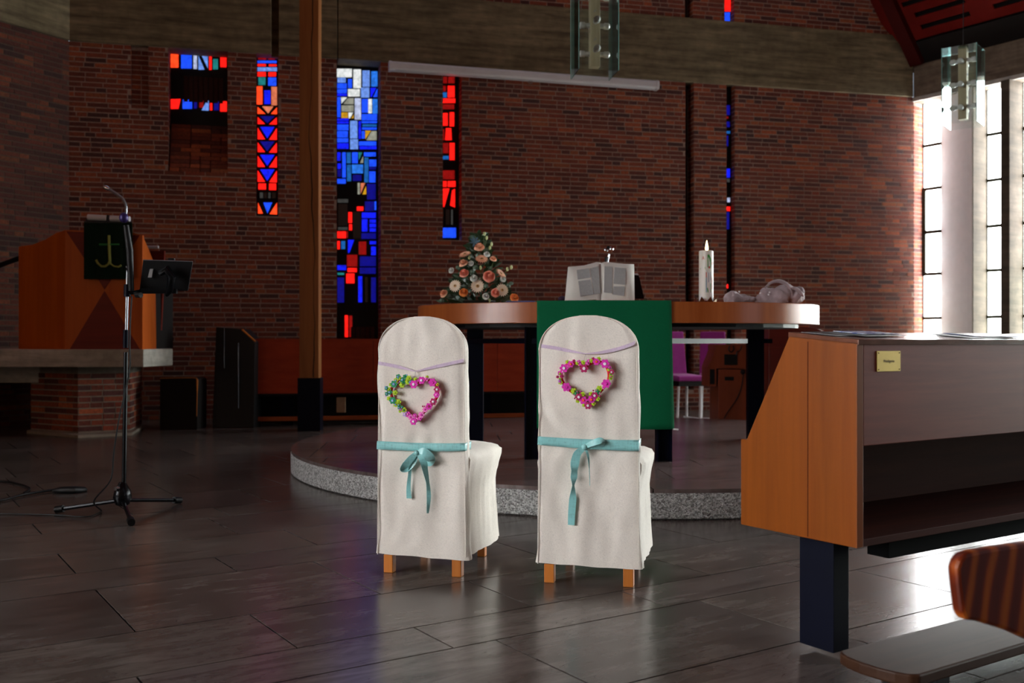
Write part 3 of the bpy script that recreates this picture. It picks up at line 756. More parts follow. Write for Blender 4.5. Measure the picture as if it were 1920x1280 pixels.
# ------------------------------------------------------------------ pulpit
pul = thing('pulpit', (-4.6, 10.6, 0), 'orange wooden pulpit on a concrete slab above a faceted brick base', 'pulpit')
pts = [G(58, 810), G(146, 817), G(243, 812), G(265, 801)]
def facet_bricks(p, q, z0, z1, seed, first):
    r = random.Random(seed); d = (q-p); L = d.length; d.normalize(); nn = V3((d.y, -d.x, 0)); z = z0; row = 0; mb = MB()
    while z+.05 < z1:
        a = 0 if (row % 2 == 0) else -.115
        while a < L:
            l = (.24 if (row % 2 == 0) else .115) if r.random() < .7 else (.115 if row % 2 == 0 else .24)
            s0, s1 = max(a, 0), min(a+l, L)
            if s1-s0 > .025:
                c = tuple(x*1.3 for x in tintc(r)); m1 = MB().prism([p+d*s0+V3((0, 0, z)), p+d*s1+V3((0, 0, z)), p+d*s1+nn*.006+V3((0, 0, z)), p+d*s0+nn*.006+V3((0, 0, z))], (0, 0, BH), 0, c)
                part('brick', m1, BRICK, pul, tint_keep=False)
            a += l+.011
        z += CP; row += 1
inn = [V3((-5.4, 11.9, 0)), V3((-4.75, 12.3, 0))]
core = pts+[inn[1], inn[0]]
WM = plain('whitewashed_mortar', (150, 140, 126), .95, 0, .15, 14)
part('base_core', MB().prism(core, (0, 0, .74)), WM, pul)
for i in range(3): facet_bricks(pts[i], pts[i+1], .045, .66, 20+i, i)
part('base_cap', MB().prism([p+V3((0, 0, .66)) for p in core], (0, 0, .09)), CONC_LT, pul)
ft = [G(50, 812), G(146, 821), G(247, 816), G(270, 801)]
part('plinth', MB().prism(ft+[V3((-4.75, 12.3, 0)), V3((-5.5, 12, 0))], (0, 0, .03)), WM, pul)
sz0, sz1 = .738, .92
slab = [V3((-7.2, 10.35, sz0)), V3((-4.56, 10.19, sz0)), V3((-3.77, 10.19, sz0)), V3((-3.75, 11.0, sz0)), V3((-4.1, 11.9, sz0)), V3((-7.2, 11.9, sz0))]
part('slab', MB().prism(slab, (0, 0, sz1-sz0)), CONC_LT, pul, bevel=.008)
part('side_beam', MB().box((-7.2, 10.9, .55), (-5.05, 11.3, sz0)), CONC_LT, pul)
# wooden body: faces follow the photographed outline
YB = 10.32
def PB(px, py, y=YB): return D(px, py, y)
lf_ = [D(35, 655.5, 10.75), D(122, 655.5, YB), D(122, 431, YB), D(105, 437, 10.4), D(85, 449, 10.5), D(60, 459, 10.63), D(35, 462, 10.75)]
for p in lf_[:2]: p.z = sz1
part('side_panel', MB().prism(lf_, (.02, .04, 0)), PULPITW, pul)
fp = [D(122, 655, YB), D(267, 655, YB), D(267, 441, YB), D(250, 436, YB), D(122, 431, YB)]
for p in fp[:2]: p.z = sz1
part('front_panel', MB().prism(fp, (0, .04, 0)), PULPITW, pul)
rpn = [D(267, 655, YB), D(293, 655, 10.8), D(291, 500, 10.8), D(280, 470, 10.6), D(267, 441, YB)]
for p in rpn[:2]: p.z = sz1
part('side_panel', MB().prism(rpn, (-.02, .03, 0)), PULPITW, pul)
tri = [D(131, 655, YB), D(262, 655, YB), D(196, 545, YB)]
for p in tri[:2]: p.z = sz1+.001
part('inlay_triangle', MB().prism([p+V3((0, -.004, 0)) for p in tri], (0, .01, 0)), PULPITD, pul, label='dark red-brown triangular veneer inlay')
part('inlay_triangle', MB().prism([p+V3((0, -.004, 0)) for p in (D(124, 433, YB), D(262, 441, YB), D(208, 525, YB), D(196, 543, YB), D(185, 525, YB))], (0, .01, 0)), PULPITD, pul, label='dark red-brown triangular veneer inlay')
part('rear_panel', MB().prism([D(268, 470, 11.2), D(308, 470, 11.2), D(300, 655, 11.2), D(268, 655, 11.2)], (0, .04, 0)), PULPITD, pul)
part('white_rail', MB().tube([D(276, 463, 10.9), D(297, 463, 10.9)], .016, 8), WHITE, pul)
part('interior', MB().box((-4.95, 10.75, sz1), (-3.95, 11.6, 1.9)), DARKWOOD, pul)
part('desk_board', MB().prism([D(160, 421, 10.28), D(246, 421, 10.28), D(246, 416, 10.7), D(160, 416, 10.7)], (0, 0, .03)), BLACK, pul)
# handrail at the left edge
hr = thing('handrail', D(40, 485, 11.2), 'black metal handrail rising to the pulpit at the left edge', 'handrail')
part('rail', MB().tube([D(-60, 515, 11.2), D(0, 497, 11.2), D(38, 483, 11.2), D(44, 484, 11.2)], .028, 8), BLACK, hr)
part('baluster', MB().tube([D(44, 484, 11.2), D(44, 650, 11.2)], .02, 8), BLACK, hr)
# parament with anchor cross
pc = thing('pulpit_cloth', D(202, 523, 10.26), 'dark green pulpit cloth with a yellow-green anchor cross', 'cloth')
n = 24; vs = []
mb = MB()
for i in range(n):
    x0, x1 = 157+i*91/n, 157+(i+1)*91/n
    y0, y1 = 10.255-.012*math.sin(i*.8), 10.255-.012*math.sin((i+1)*.8)
    lf0 = 4 if i < 3 else 0
    mb.prism([D(x0, 419, y0), D(x1, 419, y1), D(x1, 523, y1), D(x0, 523, y0)], (0, .006, 0))
mb.prism([D(157, 419, 10.24), D(248, 419, 10.24), D(246, 416.5, 10.55), D(159, 416.5, 10.55)], (0, 0, .006))
part('cloth', mb, DKGREEN, pc)
EMB = plain('yellow_green_embroidery', (142, 150, 70), .8)
EMB2 = plain('green_embroidery', (36, 120, 60), .8)
yy = 10.232
def band(pts_, r, mat, nm):
    part(nm, MB().tube([D(x, y, yy) for x, y in pts_], [r]*len(pts_), 6), mat, pc)
band([(204, 441), (205, 470), (206, 490), (203, 496)], .014, EMB, 'anchor_shaft')
band([(180, 487), (183, 493), (190, 499), (197, 499), (203, 495), (205, 490)], .012, EMB, 'anchor_hook')
band([(206, 490), (208, 495), (214, 499), (222, 500), (227, 497)], .009, EMB, 'anchor_hook')
band([(186, 458), (223, 458)], .010, EMB2, 'cross_arm')
# reading lamp over the pulpit desk
rl = thing('reading_lamp', D(205, 415, 10.35), 'white tube reading lamp on top of the pulpit', 'lamp')
part('tube', MB().tube([D(165, 407, 10.35), D(200, 409, 10.35)], .032, 10), WHITE, rl, smooth=True)
part('tube', MB().tube([D(207, 409.5, 10.35), D(243, 411, 10.35)], .032, 10), WHITE, rl, smooth=True)
part('clamp', MB().box(tuple(D(200, 418, 10.4)-V3((0, .06, 0))), tuple(D(207, 404, 10.4))), BLACK, rl)
part('bracket', MB().box(tuple(D(161, 421, 10.4)-V3((0, .05, 0))), tuple(D(246, 416, 10.4))), BLACK, rl)

# ------------------------------------------------------------------ microphone stand with tablet
ms = G(229, 965); ms = V3((-2.25, 5.75, 0))
st = thing('microphone_stand', ms, 'black tripod microphone stand in front of the pulpit', 'stand')
def SP(px, py, dy=0): return D(px, py, 5.75+dy)
part('pole', MB().tube([SP(232, 925), SP(236, 660)], .0125, 10), BLKMET, st, smooth=True)
part('upper_pole', MB().tube([SP(236, 650), SP(239.5, 500)], .0085, 10), GREYSTEEL, st, smooth=True)
part('clutch', MB().tube([SP(235.4, 652), SP(235.8, 618)], .0155, 12), STEEL, st, smooth=True)
part('clutch', MB().tube([SP(238.5, 556), SP(238.8, 533)], .020, 12), STEEL, st, smooth=True)
part('hub', MB().lathe([(.02, .05), (.038, .06), (.052, .10), (.045, .14), (.028, .17), (.018, .19)], ms, 16), BLKMET, st, smooth=True)
part('locking_knob', MB().tube([SP(222, 915, -.03), SP(216, 916, -.05)], .012, 8), CHROME, st)
for ep in (G(107, 962), G(336, 944), G(246, 986)):
    a_ = ms+V3((0, 0, .085)); e_ = V3((ep.x, ep.y, .022)); d_ = (e_-a_)
    lg = part('leg', MB().tube([a_+d_*.06, e_], .0115, 8), BLKMET, st, smooth=True)
    part('rubber_foot', MB().tube([a_+d_*.9, a_+d_*1.02], .021, 10), BLACK, lg, smooth=True).location = (0, 0, 0)
for o_ in list(S.objects):
    if o_.name.startswith('rubber_foot'):
        pass
mc = thing('microphone', SP(238, 500), 'black handheld microphone with violet head on the stand', 'microphone')
part('body', MB().tube([SP(246, 545, -.03), SP(243, 470, -.05), SP(236, 422, -.06)], [.016, .02, .016], 12), BLACK, mc, smooth=True)
part('head', MB().ball(SP(232, 408, -.06), .026, 14, 10, sc=(1, 1, 1.15)), plain('violet_mesh', (44, 30, 84), .4, .4), mc, smooth='full')
part('holder', MB().tube([SP(240, 500), SP(246, 520, -.03), SP(244, 490, -.04)], .015, 8), BLACK, mc)
# clip arm and tablet
tb = thing('tablet', SP(310, 540), 'black tablet in a clamp holder beside the microphone stand', 'tablet')
T = [SP(268, 487, -.05), SP(361, 490, -.05), SP(352, 545, .02), SP(261, 545, .02)]
part('body', MB().prism(T, (0, .012, 0)), BLACK, tb, bevel=.003)
part('rim', MB().tube([T[0]+V3((0, -.002, 0)), T[1]+V3((0, -.002, 0))], .0025, 6), GREYSTEEL, tb)
part('label_sticker', MB().prism([SP(281, 504, -.045), SP(287, 504, -.045), SP(284, 520, -.03), SP(277, 520, -.03)], (0, .004, 0)), plain('grey_sticker', (150, 150, 150), .6), tb)
part('clamp', MB().prism([SP(262, 540, -.02), SP(330, 541, -.02), SP(330, 550, .0), SP(260, 550, .0)], (0, .03, 0)), BLACK, tb)
part('grip', MB().tube([SP(300, 512, -.07), SP(313, 505, -.08), SP(322, 520, -.08), SP(318, 545, -.05), SP(312, 553, -.03)], [.018, .026, .026, .02, .012], 10), BLKMET, tb, smooth=True)
part('arm', MB().tube([SP(240, 548), SP(252, 548), SP(262, 546, -.01)], .012, 8), BLKMET, tb)
part('clamp_knob', MB().tube([SP(256, 553, -.02), SP(264, 553, -.04)], .016, 10), BLACK, tb)
part('screen_back_plate', MB().prism([SP(315, 484, -.055), SP(326, 484, -.055), SP(327, 492, -.045), SP(314, 492, -.045)], (0, .02, 0)), BLACK, tb)
def cablepts(L, z=.006):
    return [G(x, y, z) for x, y in L]
cb = [SP(247, 555, -.01), SP(244, 600, -.012), SP(243, 650, -.015), SP(243, 690, -.015), SP(232, 745, -.03), SP(222, 790, -.05), SP(213, 850, -.05), SP(207, 900, -.06)]
cb += [V3((-2.36, 5.62, .1)), G(190, 958, .006), G(172, 967, .006), G(150, 968.5, .006), G(110, 965.5, .006), G(60, 964, .006), G(0, 963, .006), G(-60, 962, .006)]
def smoothp(P, n=6):
    out = []
    for i in range(len(P)-1):
        p0, p1, p2, p3 = P[max(i-1, 0)], P[i], P[i+1], P[min(i+2, len(P)-1)]
        for k in range(n):
            t = k/n
            out.append(.5*((2*p1)+(p2-p0)*t+(2*p0-5*p1+4*p2-p3)*t*t+(3*p1-p0-3*p2+p3)*t**3))
    return out+[P[-1]]
cb = smoothp([V3(p) for p in cb])
for p in cb: p.z = max(p.z, .006)
tag(part('microphone_cable', MB().tube(cb, .0042, 7), BLACK, smooth=True), 'thin black cable hanging from the microphone stand and running left on the floor', 'cable')
c2 = smoothp([G(*p, .012) for p in ((-60, 944), (0, 938), (40, 928), (80, 921), (105, 918))])
k2 = thing('pedal_cable', c2[0], 'thick black cable with a flat connector lying left of the stand', 'cable')
part('cable', MB().tube(c2, .008, 8), BLACK, k2, smooth=True)
part('connector', MB().tube([G(100, 920, .014), G(115, 919, .02), G(140, 918.5, .022), G(158, 918, .014), G(163, 918, .01)], [.012, .024, .026, .02, .006], 12), BLACK, k2, smooth=True)
c3 = smoothp([G(*p, .008) for p in ((-60, 905), (0, 902), (30, 906), (55, 915), (45, 924))])
tag(part('floor_cable', MB().tube(c3, .007, 8), BLACK, smooth=True), 'short looped black cable at the left edge of the floor', 'cable')
# gooseneck microphone on pulpit
gm = thing('gooseneck_microphone', D(237, 405, 10.2), 'thin silver gooseneck microphone curving up from the pulpit', 'microphone')
part('neck', MB().tube(smoothp([D(*p, 10.2) for p in ((234, 410), (236, 395), (235, 383), (229, 372), (219, 364), (210, 358), (203, 354))]), .014, 8), GREYSTEEL, gm, smooth=True)
part('capsule', MB().tube([D(205, 355, 10.2), D(200, 352, 10.2), D(194, 350, 10.2)], [.018, .026, .018], 10), CHROME, gm, smooth=True)

# ------------------------------------------------------------------ far choir pew along the wall
c0 = G(478, 799); c0 = V3(((478-960)*11.7/F, 11.7, 0))
FP = frame((c0.x, c0.y), math.radians(11.5))
fpw = thing('choir_pew', c0, 'long reddish wooden choir pew front along the brick wall behind the altar', 'pew')
LPW = 4.3
segs = [0, 1.38, 2.9, LPW]
for p, q in zip(segs, segs[1:]):
    part('front_panel', MB().fbox(FP, (p, -.03, .385), (q-.004, 0, 1.01)), REDWOOD, fpw, bevel=.002)
part('top_board', MB().fbox(FP, (-.02, -.32, 1.01), (LPW, .01, 1.032)), REDWOOD, fpw)
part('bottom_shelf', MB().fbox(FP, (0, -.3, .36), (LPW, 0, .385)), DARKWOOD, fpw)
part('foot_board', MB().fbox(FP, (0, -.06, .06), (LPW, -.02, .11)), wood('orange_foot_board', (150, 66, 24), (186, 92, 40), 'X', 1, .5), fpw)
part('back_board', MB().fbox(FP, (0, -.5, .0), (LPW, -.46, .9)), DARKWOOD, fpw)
for x in (.3, 1.5, 2.7, 3.9): part('support', MB().fbox(FP, (x, -.2, 0), (x+.14, -.12, .385)), STEEL, fpw)
sd = thing('bench_end', D(440, 780, 11.5), 'bench end with shade in its black colour and a slanted top edge left of the choir pew', 'bench')
e0 = [D(398, 802, 11.55), D(476, 802, 11.55), D(478, 641, 11.55), D(455, 617, 11.55), D(405, 613, 11.55)]
e0[0].z = e0[1].z = 0
part('panel', MB().prism(e0, (0, .35, 0)), BLACK, sd, bevel=.004)  # wooden panel coloured black: the shade on it is put into the colour
part('edge_strip', MB().tube([D(454, 617.5, 11.53), D(479, 640, 11.53)], .012, 6), LEGW, sd)
part('highlight_line', MB().tube([D(447, 643, 11.53), D(447, 765, 11.53)], .006, 6), CHROME, sd)  # thin chrome lines stand in for vertical highlights on the panel
part('highlight_line', MB().tube([D(420.5, 612, 11.53), D(420.5, 690, 11.53)], .004, 6), CHROME, sd)
bc = thing('low_bench', D(340, 795, 11.3), 'dark low bench with rounded orange-edged corner beside the pulpit base', 'bench')
rp_ = [D(300, 709, 11.3), D(362, 708, 11.3), D(369, 711, 11.3), D(370, 720, 11.3), D(369, 796, 11.3), D(300, 796, 11.3)]
for p in rp_[-2:]: p.z = 0.
part('panel', MB().prism(rp_, (0, .35, 0)), DARKWOOD, bc)
part('edge_banding', MB().tube([p+V3((0, -.005, 0)) for p in smoothp([rp_[0], rp_[1], rp_[2], rp_[3], D(369, 780, 11.3)], 3)], [.006]*7+[.011]*3+[.005]*3, 6), LEGW, bc)
tag(part('paper_notice', MB().prism([D(631, 745, 11.9), D(647, 745, 11.9), D(647, 773, 11.9), D(631, 773, 11.9)], (0, .05, 0)), plain('beige_card', (176, 150, 118), .8)), 'small beige card box standing under the choir pew', 'box')

# ------------------------------------------------------------------ altar
AC = V3((.81, 7.78)); AA, AB = 1.54, 1.06; AZ1 = 1.27; AZ0 = 1.125
alt = thing('altar_table', (AC.x, AC.y, PH), 'large oval wooden altar table on dark blue steel legs', 'table')
def sup(t, a=AA, b_=AB, e=2.25):
    c, s = math.cos(t), math.sin(t)
    return V3((AC.x+a*math.copysign(abs(c)**(2/e), c), AC.y+b_*math.copysign(abs(s)**(2/e), s)))
rim = [sup(2*math.pi*k/120) for k in range(120)]
m_ = MB().prism([(p.x, p.y, AZ0) for p in rim], (0, 0, AZ1-AZ0))
part('tabletop', m_, ALTARW, alt, smooth=True, bevel=.004)
legs = [(.14, 7.02, 1), (1.05, 6.90, 1), (-.30, 8.35, 0), (2.05, 8.40, 0)]
for x, y, s_ in legs:
    mb = MB()
    wd = .105 if s_ else .12
    th = .012
    # H-section column
    mb.box((x-wd/2, y-wd/2, PH), (x-wd/2+th, y+wd/2, AZ0)).box((x+wd/2-th, y-wd/2, PH), (x+wd/2, y+wd/2, AZ0)).box((x-wd/2, y-.005, PH), (x+wd/2, y+.005, AZ0))
    mb.box((x-wd/2, y+wd/2-.02, PH), (x+wd/2, y+wd/2-.008, AZ0))
    if s_ == 0: mb.box((x-.075, y-wd/2-.01, PH), (x+.06, y-wd/2+.002, AZ0))
    part('leg', mb, STEEL, alt)
def bar(p, q, z0=.985, z1=1.022): 
    p, q = V3((*p, 0)), V3((*q, 0)); d = (q-p).normalized(); n_ = V3((-d.y, d.x, 0))*.012
    return MB().prism([(a.x, a.y, z0) for a in (p-n_, q-n_, q+n_, p+n_)], (0, 0, z1-z0))
part('cross_bar', bar((-.36, 8.30), (.2, 7.02)), STEEL, alt)
part('cross_bar', bar((1.05, 6.98), (1.93, 8.2)), STEEL, alt)
part('cross_bar', bar((-.3, 8.4), (2.2, 8.42)), STEEL, alt)
part('cross_bar', bar((.14, 7.0), (1.05, 6.9)), STEEL, alt)
part('under_frame', MB().prism([(AC.x+(p.x-AC.x)*.9, AC.y+(p.y-AC.y)*.9, AZ0-.025) for p in rim[::4]], (0, 0, .025)), BLACK, alt)

# green antependium
gc = thing('altar_cloth', (.62, 6.72, .42), 'plain green altar cloth hanging over the front of the oval table', 'cloth')
xs0, xs1 = .17, 1.075; nx, nz = 40, 24; V_ = []; Fc = []
def rim_y(x): 
    u = abs((x-AC.x)/AA); return AC.y-AB*(1-u**2.25)**(1/2.25)
for j in range(nz+1):
    for i in range(nx+1):
        x = xs0+(xs1-xs0)*i/nx; t = j/nz
        if j < 4: y = rim_y(x)-.009+(.9-.3*j)*(1 if j < 3 else 0)*.35; z = AZ1+.006; 
        else:
            tt = (j-4)/(nz-4); z = AZ1+.004-(AZ1-.405)*tt; y = rim_y(x)-.012-.012*tt*math.sin(x*14+.6)-.008*tt
            if i > nx-4: x += .018*tt*(i-nx+4)/4
        V_.append((x, y, z))
Fc = [(j*(nx+1)+i, j*(nx+1)+i+1, (j+1)*(nx+1)+i+1, (j+1)*(nx+1)+i) for j in range(nz) for i in range(nx)]
o = part('cloth', MB().add(V_, Fc), GREENC, gc, smooth=True); s_ = o.modifiers.new('solid', 'SOLIDIFY'); s_.thickness = .004; s_.offset = 0
part('hem_weight', MB().tube([(1.085, 6.705, .41), (1.12, 6.70, .408)], .006, 6), WHITE, gc)

# open bible on a stand
bb = thing('open_bible', D(1128, 564, 7.25), 'large open bible with two text columns per page propped on the altar', 'book')
BY = 7.2
def bookpt(px, py): 
    t = (563-py)/75; return D(px, py, BY+.13*t)
lefto = [(1060, 563), (1065, 500), (1077, 499.5), (1095, 498), (1110, 494), (1122, 491.5), (1127, 492)]
righto = [(1127, 492), (1137, 491.5), (1150, 493), (1170, 494.5), (1188, 495)]
def page(top, bot, name):
    mb = MB(); n = len(top); vs = [bookpt(*p) for p in top]+[bookpt(*p) for p in bot]
    for i, p in enumerate(vs): 
        j = i % n; p.y -= .012*math.sin(math.pi*j/(n-1))
    fs = [(i, i+1, n+i+1, n+i) for i in range(n-1)]; mb.add(vs, fs); return mb
PAPER = plain('cream_paper', (228, 228, 220), .8, 0, .03)
lt = [(1065, 500), (1080, 499), (1095, 497.5), (1108, 494), (1118, 491.5), (1127, 493)]; lb = [(1059, 563), (1075, 563), (1092, 563.5), (1106, 561), (1117, 560), (1127, 566)]
rt = [(1127, 493), (1134, 491), (1145, 492), (1158, 493.5), (1172, 494.5), (1189, 495)]; rbm = [(1127, 566), (1138, 562), (1150, 563), (1163, 564), (1176, 564), (1190, 564)]
for nm, a_, b_ in (('left_page', lt, lb), ('right_page', rt, rbm)):
    o = part('page', page(a_, b_, nm), PAPER, bb, smooth=True); s_ = o.modifiers.new('s', 'SOLIDIFY'); s_.thickness = .022; s_.offset = -1
def printm():
    m = Mat('printed_text'); v = m.coord('Object', (1, 1, 1)); wv = m.new('ShaderNodeTexWave'); wv.wave_type = 'BANDS'; wv.bands_direction = 'Z'
    wv.inputs['Scale'].default_value = 75; wv.inputs['Distortion'].default_value = 0; m.link(v, wv.inputs[0])
    n = m.noise(m.coord('Object', (160, 1, 60)), 1, 2)
    mx = m.new('ShaderNodeMath', operation='MULTIPLY'); m.link(wv.outputs[1], mx.inputs[0]); m.link(n, mx.inputs[1])
    m.base(m.ramp(mx.outputs[0], [(.1, lin((190, 192, 190))), (.45, lin((128, 132, 134)))])); m.rough(.85); return m.m
PRINT = printm()
def strip(pts, dy=-.016):
    q = []
    for x, y in pts:
        p = bookpt(x, y); p.y += dy; q.append(p)
    return MB().prism(q, (0, .002, 0))
for q in (((1081, 506), (1104, 503), (1107, 520), (1083, 524)), ((1084, 527), (1107, 524), (1113, 552), (1088, 556)), ((1106, 503), (1122, 499), (1125, 550), (1114, 552)),
          ((1133, 499), (1148, 500), (1147, 550), (1132, 548)), ((1152, 501), (1173, 503), (1172, 534), (1150, 532)), ((1150, 537), (1171, 537), (1170, 555), (1148, 552))):
    part('text_column', strip(q), PRINT, bb)
part('stand', MB().prism([bookpt(1060, 566)+V3((0, .03, 0)), bookpt(1192, 566)+V3((0, .03, 0)), bookpt(1191, 500)+V3((0, .04, 0)), bookpt(1064, 502)+V3((0, .04, 0))], (0, .01, 0)), BLACK, bb)
part('stand_base', MB().box((.40, 7.22, AZ1), (.86, 7.45, AZ1+.012)), BLACK, bb)
s2 = thing('black_folder', D(1200, 560, 7.5), 'black ring folder leaning behind the open bible', 'folder')
part('cover', MB().prism([D(1188, 515, 7.55), D(1198, 516, 7.55), D(1208, 560, 7.45), D(1188, 560, 7.45)], (0, .03, 0)), BLACK, s2)
part('paper', MB().prism([D(1189, 512, 7.56), D(1196, 512, 7.56), D(1200, 519, 7.55), D(1190, 519, 7.55)], (0, .02, 0)), WHITE, s2)
am = thing('altar_microphone', D(1136, 560, 7.7), 'small chrome microphone rising behind the open bible', 'microphone')
part('neck', MB().tube([D(1132, 566, 7.7), D(1134, 530, 7.7), D(1138, 496, 7.7), D(1142, 476, 7.7)], .008, 8), CHROME, am, smooth=True)
part('capsule', MB().ball(D(1136, 469, 7.7), .018, 12, 8), CHROME, am, smooth='full')
part('capsule', MB().ball(D(1146, 467, 7.7), .02, 12, 8), CHROME, am, smooth='full')
part('clip', MB().tube([D(1138, 463, 7.7), D(1143, 464, 7.7)], .012, 8), BLACK, am)
part('shaft', MB().tube([D(1137, 482, 7.69), D(1136, 490, 7.69)], .012, 8), BLACK, am)
tag(part('spectacles', MB().tube([D(1206, 562, 6.95), D(1209, 559.5, 6.95), D(1213, 562, 6.95)], .003, 6).tube([D(1215, 562, 6.95), D(1218, 559.5, 6.95), D(1221, 562, 6.95)], .003, 6), CHROME), 'small silver wire glasses on the green altar cloth', 'glasses')
tag(part('blue_notebook', MB().prism([(-.04, 6.95, AZ1), (.155, 6.90, AZ1), (.165, 7.05, AZ1), (-.03, 7.1, AZ1)], (0, 0, .012)), plain('blue_cover', (30, 54, 120), .4), bevel=.002), 'thin blue booklet lying on the altar beside the flowers', 'booklet')
tag(part('purple_pouch', MB().ball(D(1054, 560, 7.3), .026, 12, 8, sc=(1.2, 1, .8)), plain('dark_purple_cloth', (40, 20, 50), .8), smooth='full'), 'small dark purple object beside the left edge of the bible', 'pouch')

# paschal candle
cd = thing('altar_candle', D(1324, 566, 7.4), 'thick white altar candle with green and red cross decoration, lit', 'candle')
cc = D(1324, 566, 7.4); cz0, cz1 = AZ1+.03, D(1324, 471, 7.4).z; cr_ = .053
def wax():
    m = Mat('candle_wax'); m.base(lin((225, 222, 212))); m.rough(.45)
    m.b.inputs['Subsurface Weight'].default_value = .25; m.b.inputs['Subsurface Radius'].default_value = (.03, .015, .008)
    return m.m
part('wax', MB().lathe([(cr_, cz0), (cr_, cz1-.002), (cr_-.006, cz1+.004), (cr_-.016, cz1-.004), (.018, cz1-.02), (.001, cz1-.022)], (cc.x, cc.y, 0), 32), wax(), cd, smooth=True)
fl = MB().lathe([(.001, 0), (.008, .010), (.0115, .026), (.009, .048), (.004, .072), (.0004, .088)], (cc.x-.001, cc.y-.03, cz1-.008), 12)
fm = Mat('flame'); fm.base((1, .6, .2)); fm.b.inputs['Emission Color'].default_value = (1, .66, .28, 1); fm.b.inputs['Emission Strength'].default_value = 12
part('flame', fl, fm.m, cd, smooth='full')
part('wick', MB().tube([(cc.x-.001, cc.y-.03, cz1-.02), (cc.x-.001, cc.y-.03, cz1-.002)], .002, 6), BLACK, cd)
fpz = D(1320, 476, 7.4)
lp = bpy.data.objects.new('candle_light', bpy.data.lights.new('candle_light', 'POINT')); S.collection.objects.link(lp)
lp.location = (cc.x-.001-cc.x, -.03, cz1+.02-cc.z); lp.parent = cd; lp.data.energy = .7; lp.data.color = (1, .55, .2); lp.data.shadow_soft_size = .012
CG = plain('candle_green', (60, 150, 50), .5); CRD = plain('candle_red', (200, 70, 60), .5); CB_ = plain('candle_blue', (110, 160, 180), .5); CY = plain('candle_yellow', (214, 190, 80), .5); CGR = plain('candle_grey', (165, 175, 190), .5)
def onwax(pts, mat, nm='decoration'):
    q = []
    for x, y in pts:
        dx = max(-.052, min(.052, (x-1324)*7.35/F)); q.append(V3((cc.x+dx, cc.y-math.sqrt(max(0, cr_**2-dx*dx))-.0012, D(x, y, 7.35).z)))
    part(nm, MB().prism(q, (0, .0022, 0)), mat, cd)
onwax([(1324, 477), (1327, 477), (1331, 484), (1331, 501), (1324, 501)], CG)
onwax([(1323, 540), (1331, 530), (1331, 548), (1324, 548)], CG)
onwax([(1312, 502), (1320, 500), (1320, 504), (1312, 505)], CG)
onwax([(1330, 500), (1336, 500), (1336, 504), (1330, 504)], CG)
onwax([(1321, 505), (1325, 512), (1325, 530), (1331, 524), (1331, 510), (1334, 505)], CGR)
onwax([(1321, 520), (1322.5, 520), (1322.5, 548), (1321, 548)], CB_)
onwax([(1321, 510), (1322.5, 510), (1322.5, 520), (1321, 520)], CRD)
onwax([(1333, 520), (1334, 520), (1334, 542), (1333, 542)], CRD)
onwax([(1326, 499), (1329, 499), (1329, 503), (1326, 503)], CRD)
onwax([(1320, 503), (1334, 503), (1334, 505), (1320, 505)], CY)
def text(body, size, loc, rot, mat, root, ext=.0006, align='CENTER', name='lettering'):
    c = bpy.data.curves.new(name, 'FONT'); c.body = body; c.size = size; c.align_x = align; c.align_y = 'CENTER'; c.extrude = ext
    o = bpy.data.objects.new(name, c); S.collection.objects.link(o); o.data.materials.append(mat); o.parent = root
    off = root.location if root.parent is None else root.location+root.parent.location
    bpy.context.view_layer.update()
    me = bpy.data.meshes.new_from_object(o); bpy.data.objects.remove(o)
    o = bpy.data.objects.new(name, me); S.collection.objects.link(o); o.parent = root
    o.location = V3(loc)-off; o.rotation_euler = rot; return o
text('\u0391', .032, V3((cc.x-.030, cc.y-.0465, D(1316, 484, 7.35).z)), (math.pi/2, 0, -.58), CRD, cd)
text('\u03a9', .028, V3((cc.x+.041, cc.y-.037, D(1334, 494, 7.35).z)), (math.pi/2, 0, .85), CRD, cd)
hd = thing('candle_holder', (cc.x, cc.y, AZ1), 'low crown-shaped metal candle holder under the lit candle', 'candle holder')
part('bowl', MB().lathe([(.06, AZ1), (.07, AZ1+.012), (.058, AZ1+.03), (.055, AZ1+.03)], (cc.x, cc.y, 0), 24), SILVER, hd, smooth=True)
for i in range(8):
    t = 2*math.pi*i/8+.2; rr = lambda r, dt=0: (cc.x+r*math.cos(t+dt), cc.y+r*math.sin(t+dt))
    part('petal', MB().prism([(*rr(.066, -.33), AZ1+.004), (*rr(.066, .33), AZ1+.004), (*rr(.078, .22), AZ1+.035), (*rr(.088), AZ1+.06), (*rr(.078, -.22), AZ1+.035)], (-.005*math.cos(t), -.005*math.sin(t), 0)), SILVER, hd, smooth=True)

# crumpled fabric bag with pearls
bg_ = thing('fabric_bundle', D(1440, 570, 7.4), 'crumpled mauve-grey fabric bundle with pearl studs on the altar', 'fabric')
mb = MB()
lumps = [(1383, 562, .085, (1.25, .9, .55)), (1372, 556, .05, (1, .8, .8)), (1405, 563, .06, (1.2, .9, .45)), (1428, 563, .055, (1.3, .9, .6)), (1455, 557, .11, (1.15, .9, .62)), (1446, 550, .08, (1, .8, .8)),
         (1472, 549, .085, (1, .9, .95)), (1490, 556, .07, (1, .9, .85)), (1497, 548, .04, (1.1, .8, .7)), (1465, 540, .05, (1.2, .8, .9))]
for x, y, r, s_ in lumps: mb.ball(D(x, y, 7.42), r, 16, 10, sc=s_)
me = mb.mesh('cloth', bg_.location); fix(me)
for v in me.vertices:
    p = v.co*9; v.co += V3((noise.noise(p), noise.noise(p+V3((9, 0, 0))), noise.noise(p+V3((0, 9, 0)))))*.02
    v.co.z = max(v.co.z, AZ1-bg_.location.z+.001)
o = bpy.data.objects.new('cloth', me); S.collection.objects.link(o); o.parent = bg_; me.materials.append(GREYCL)
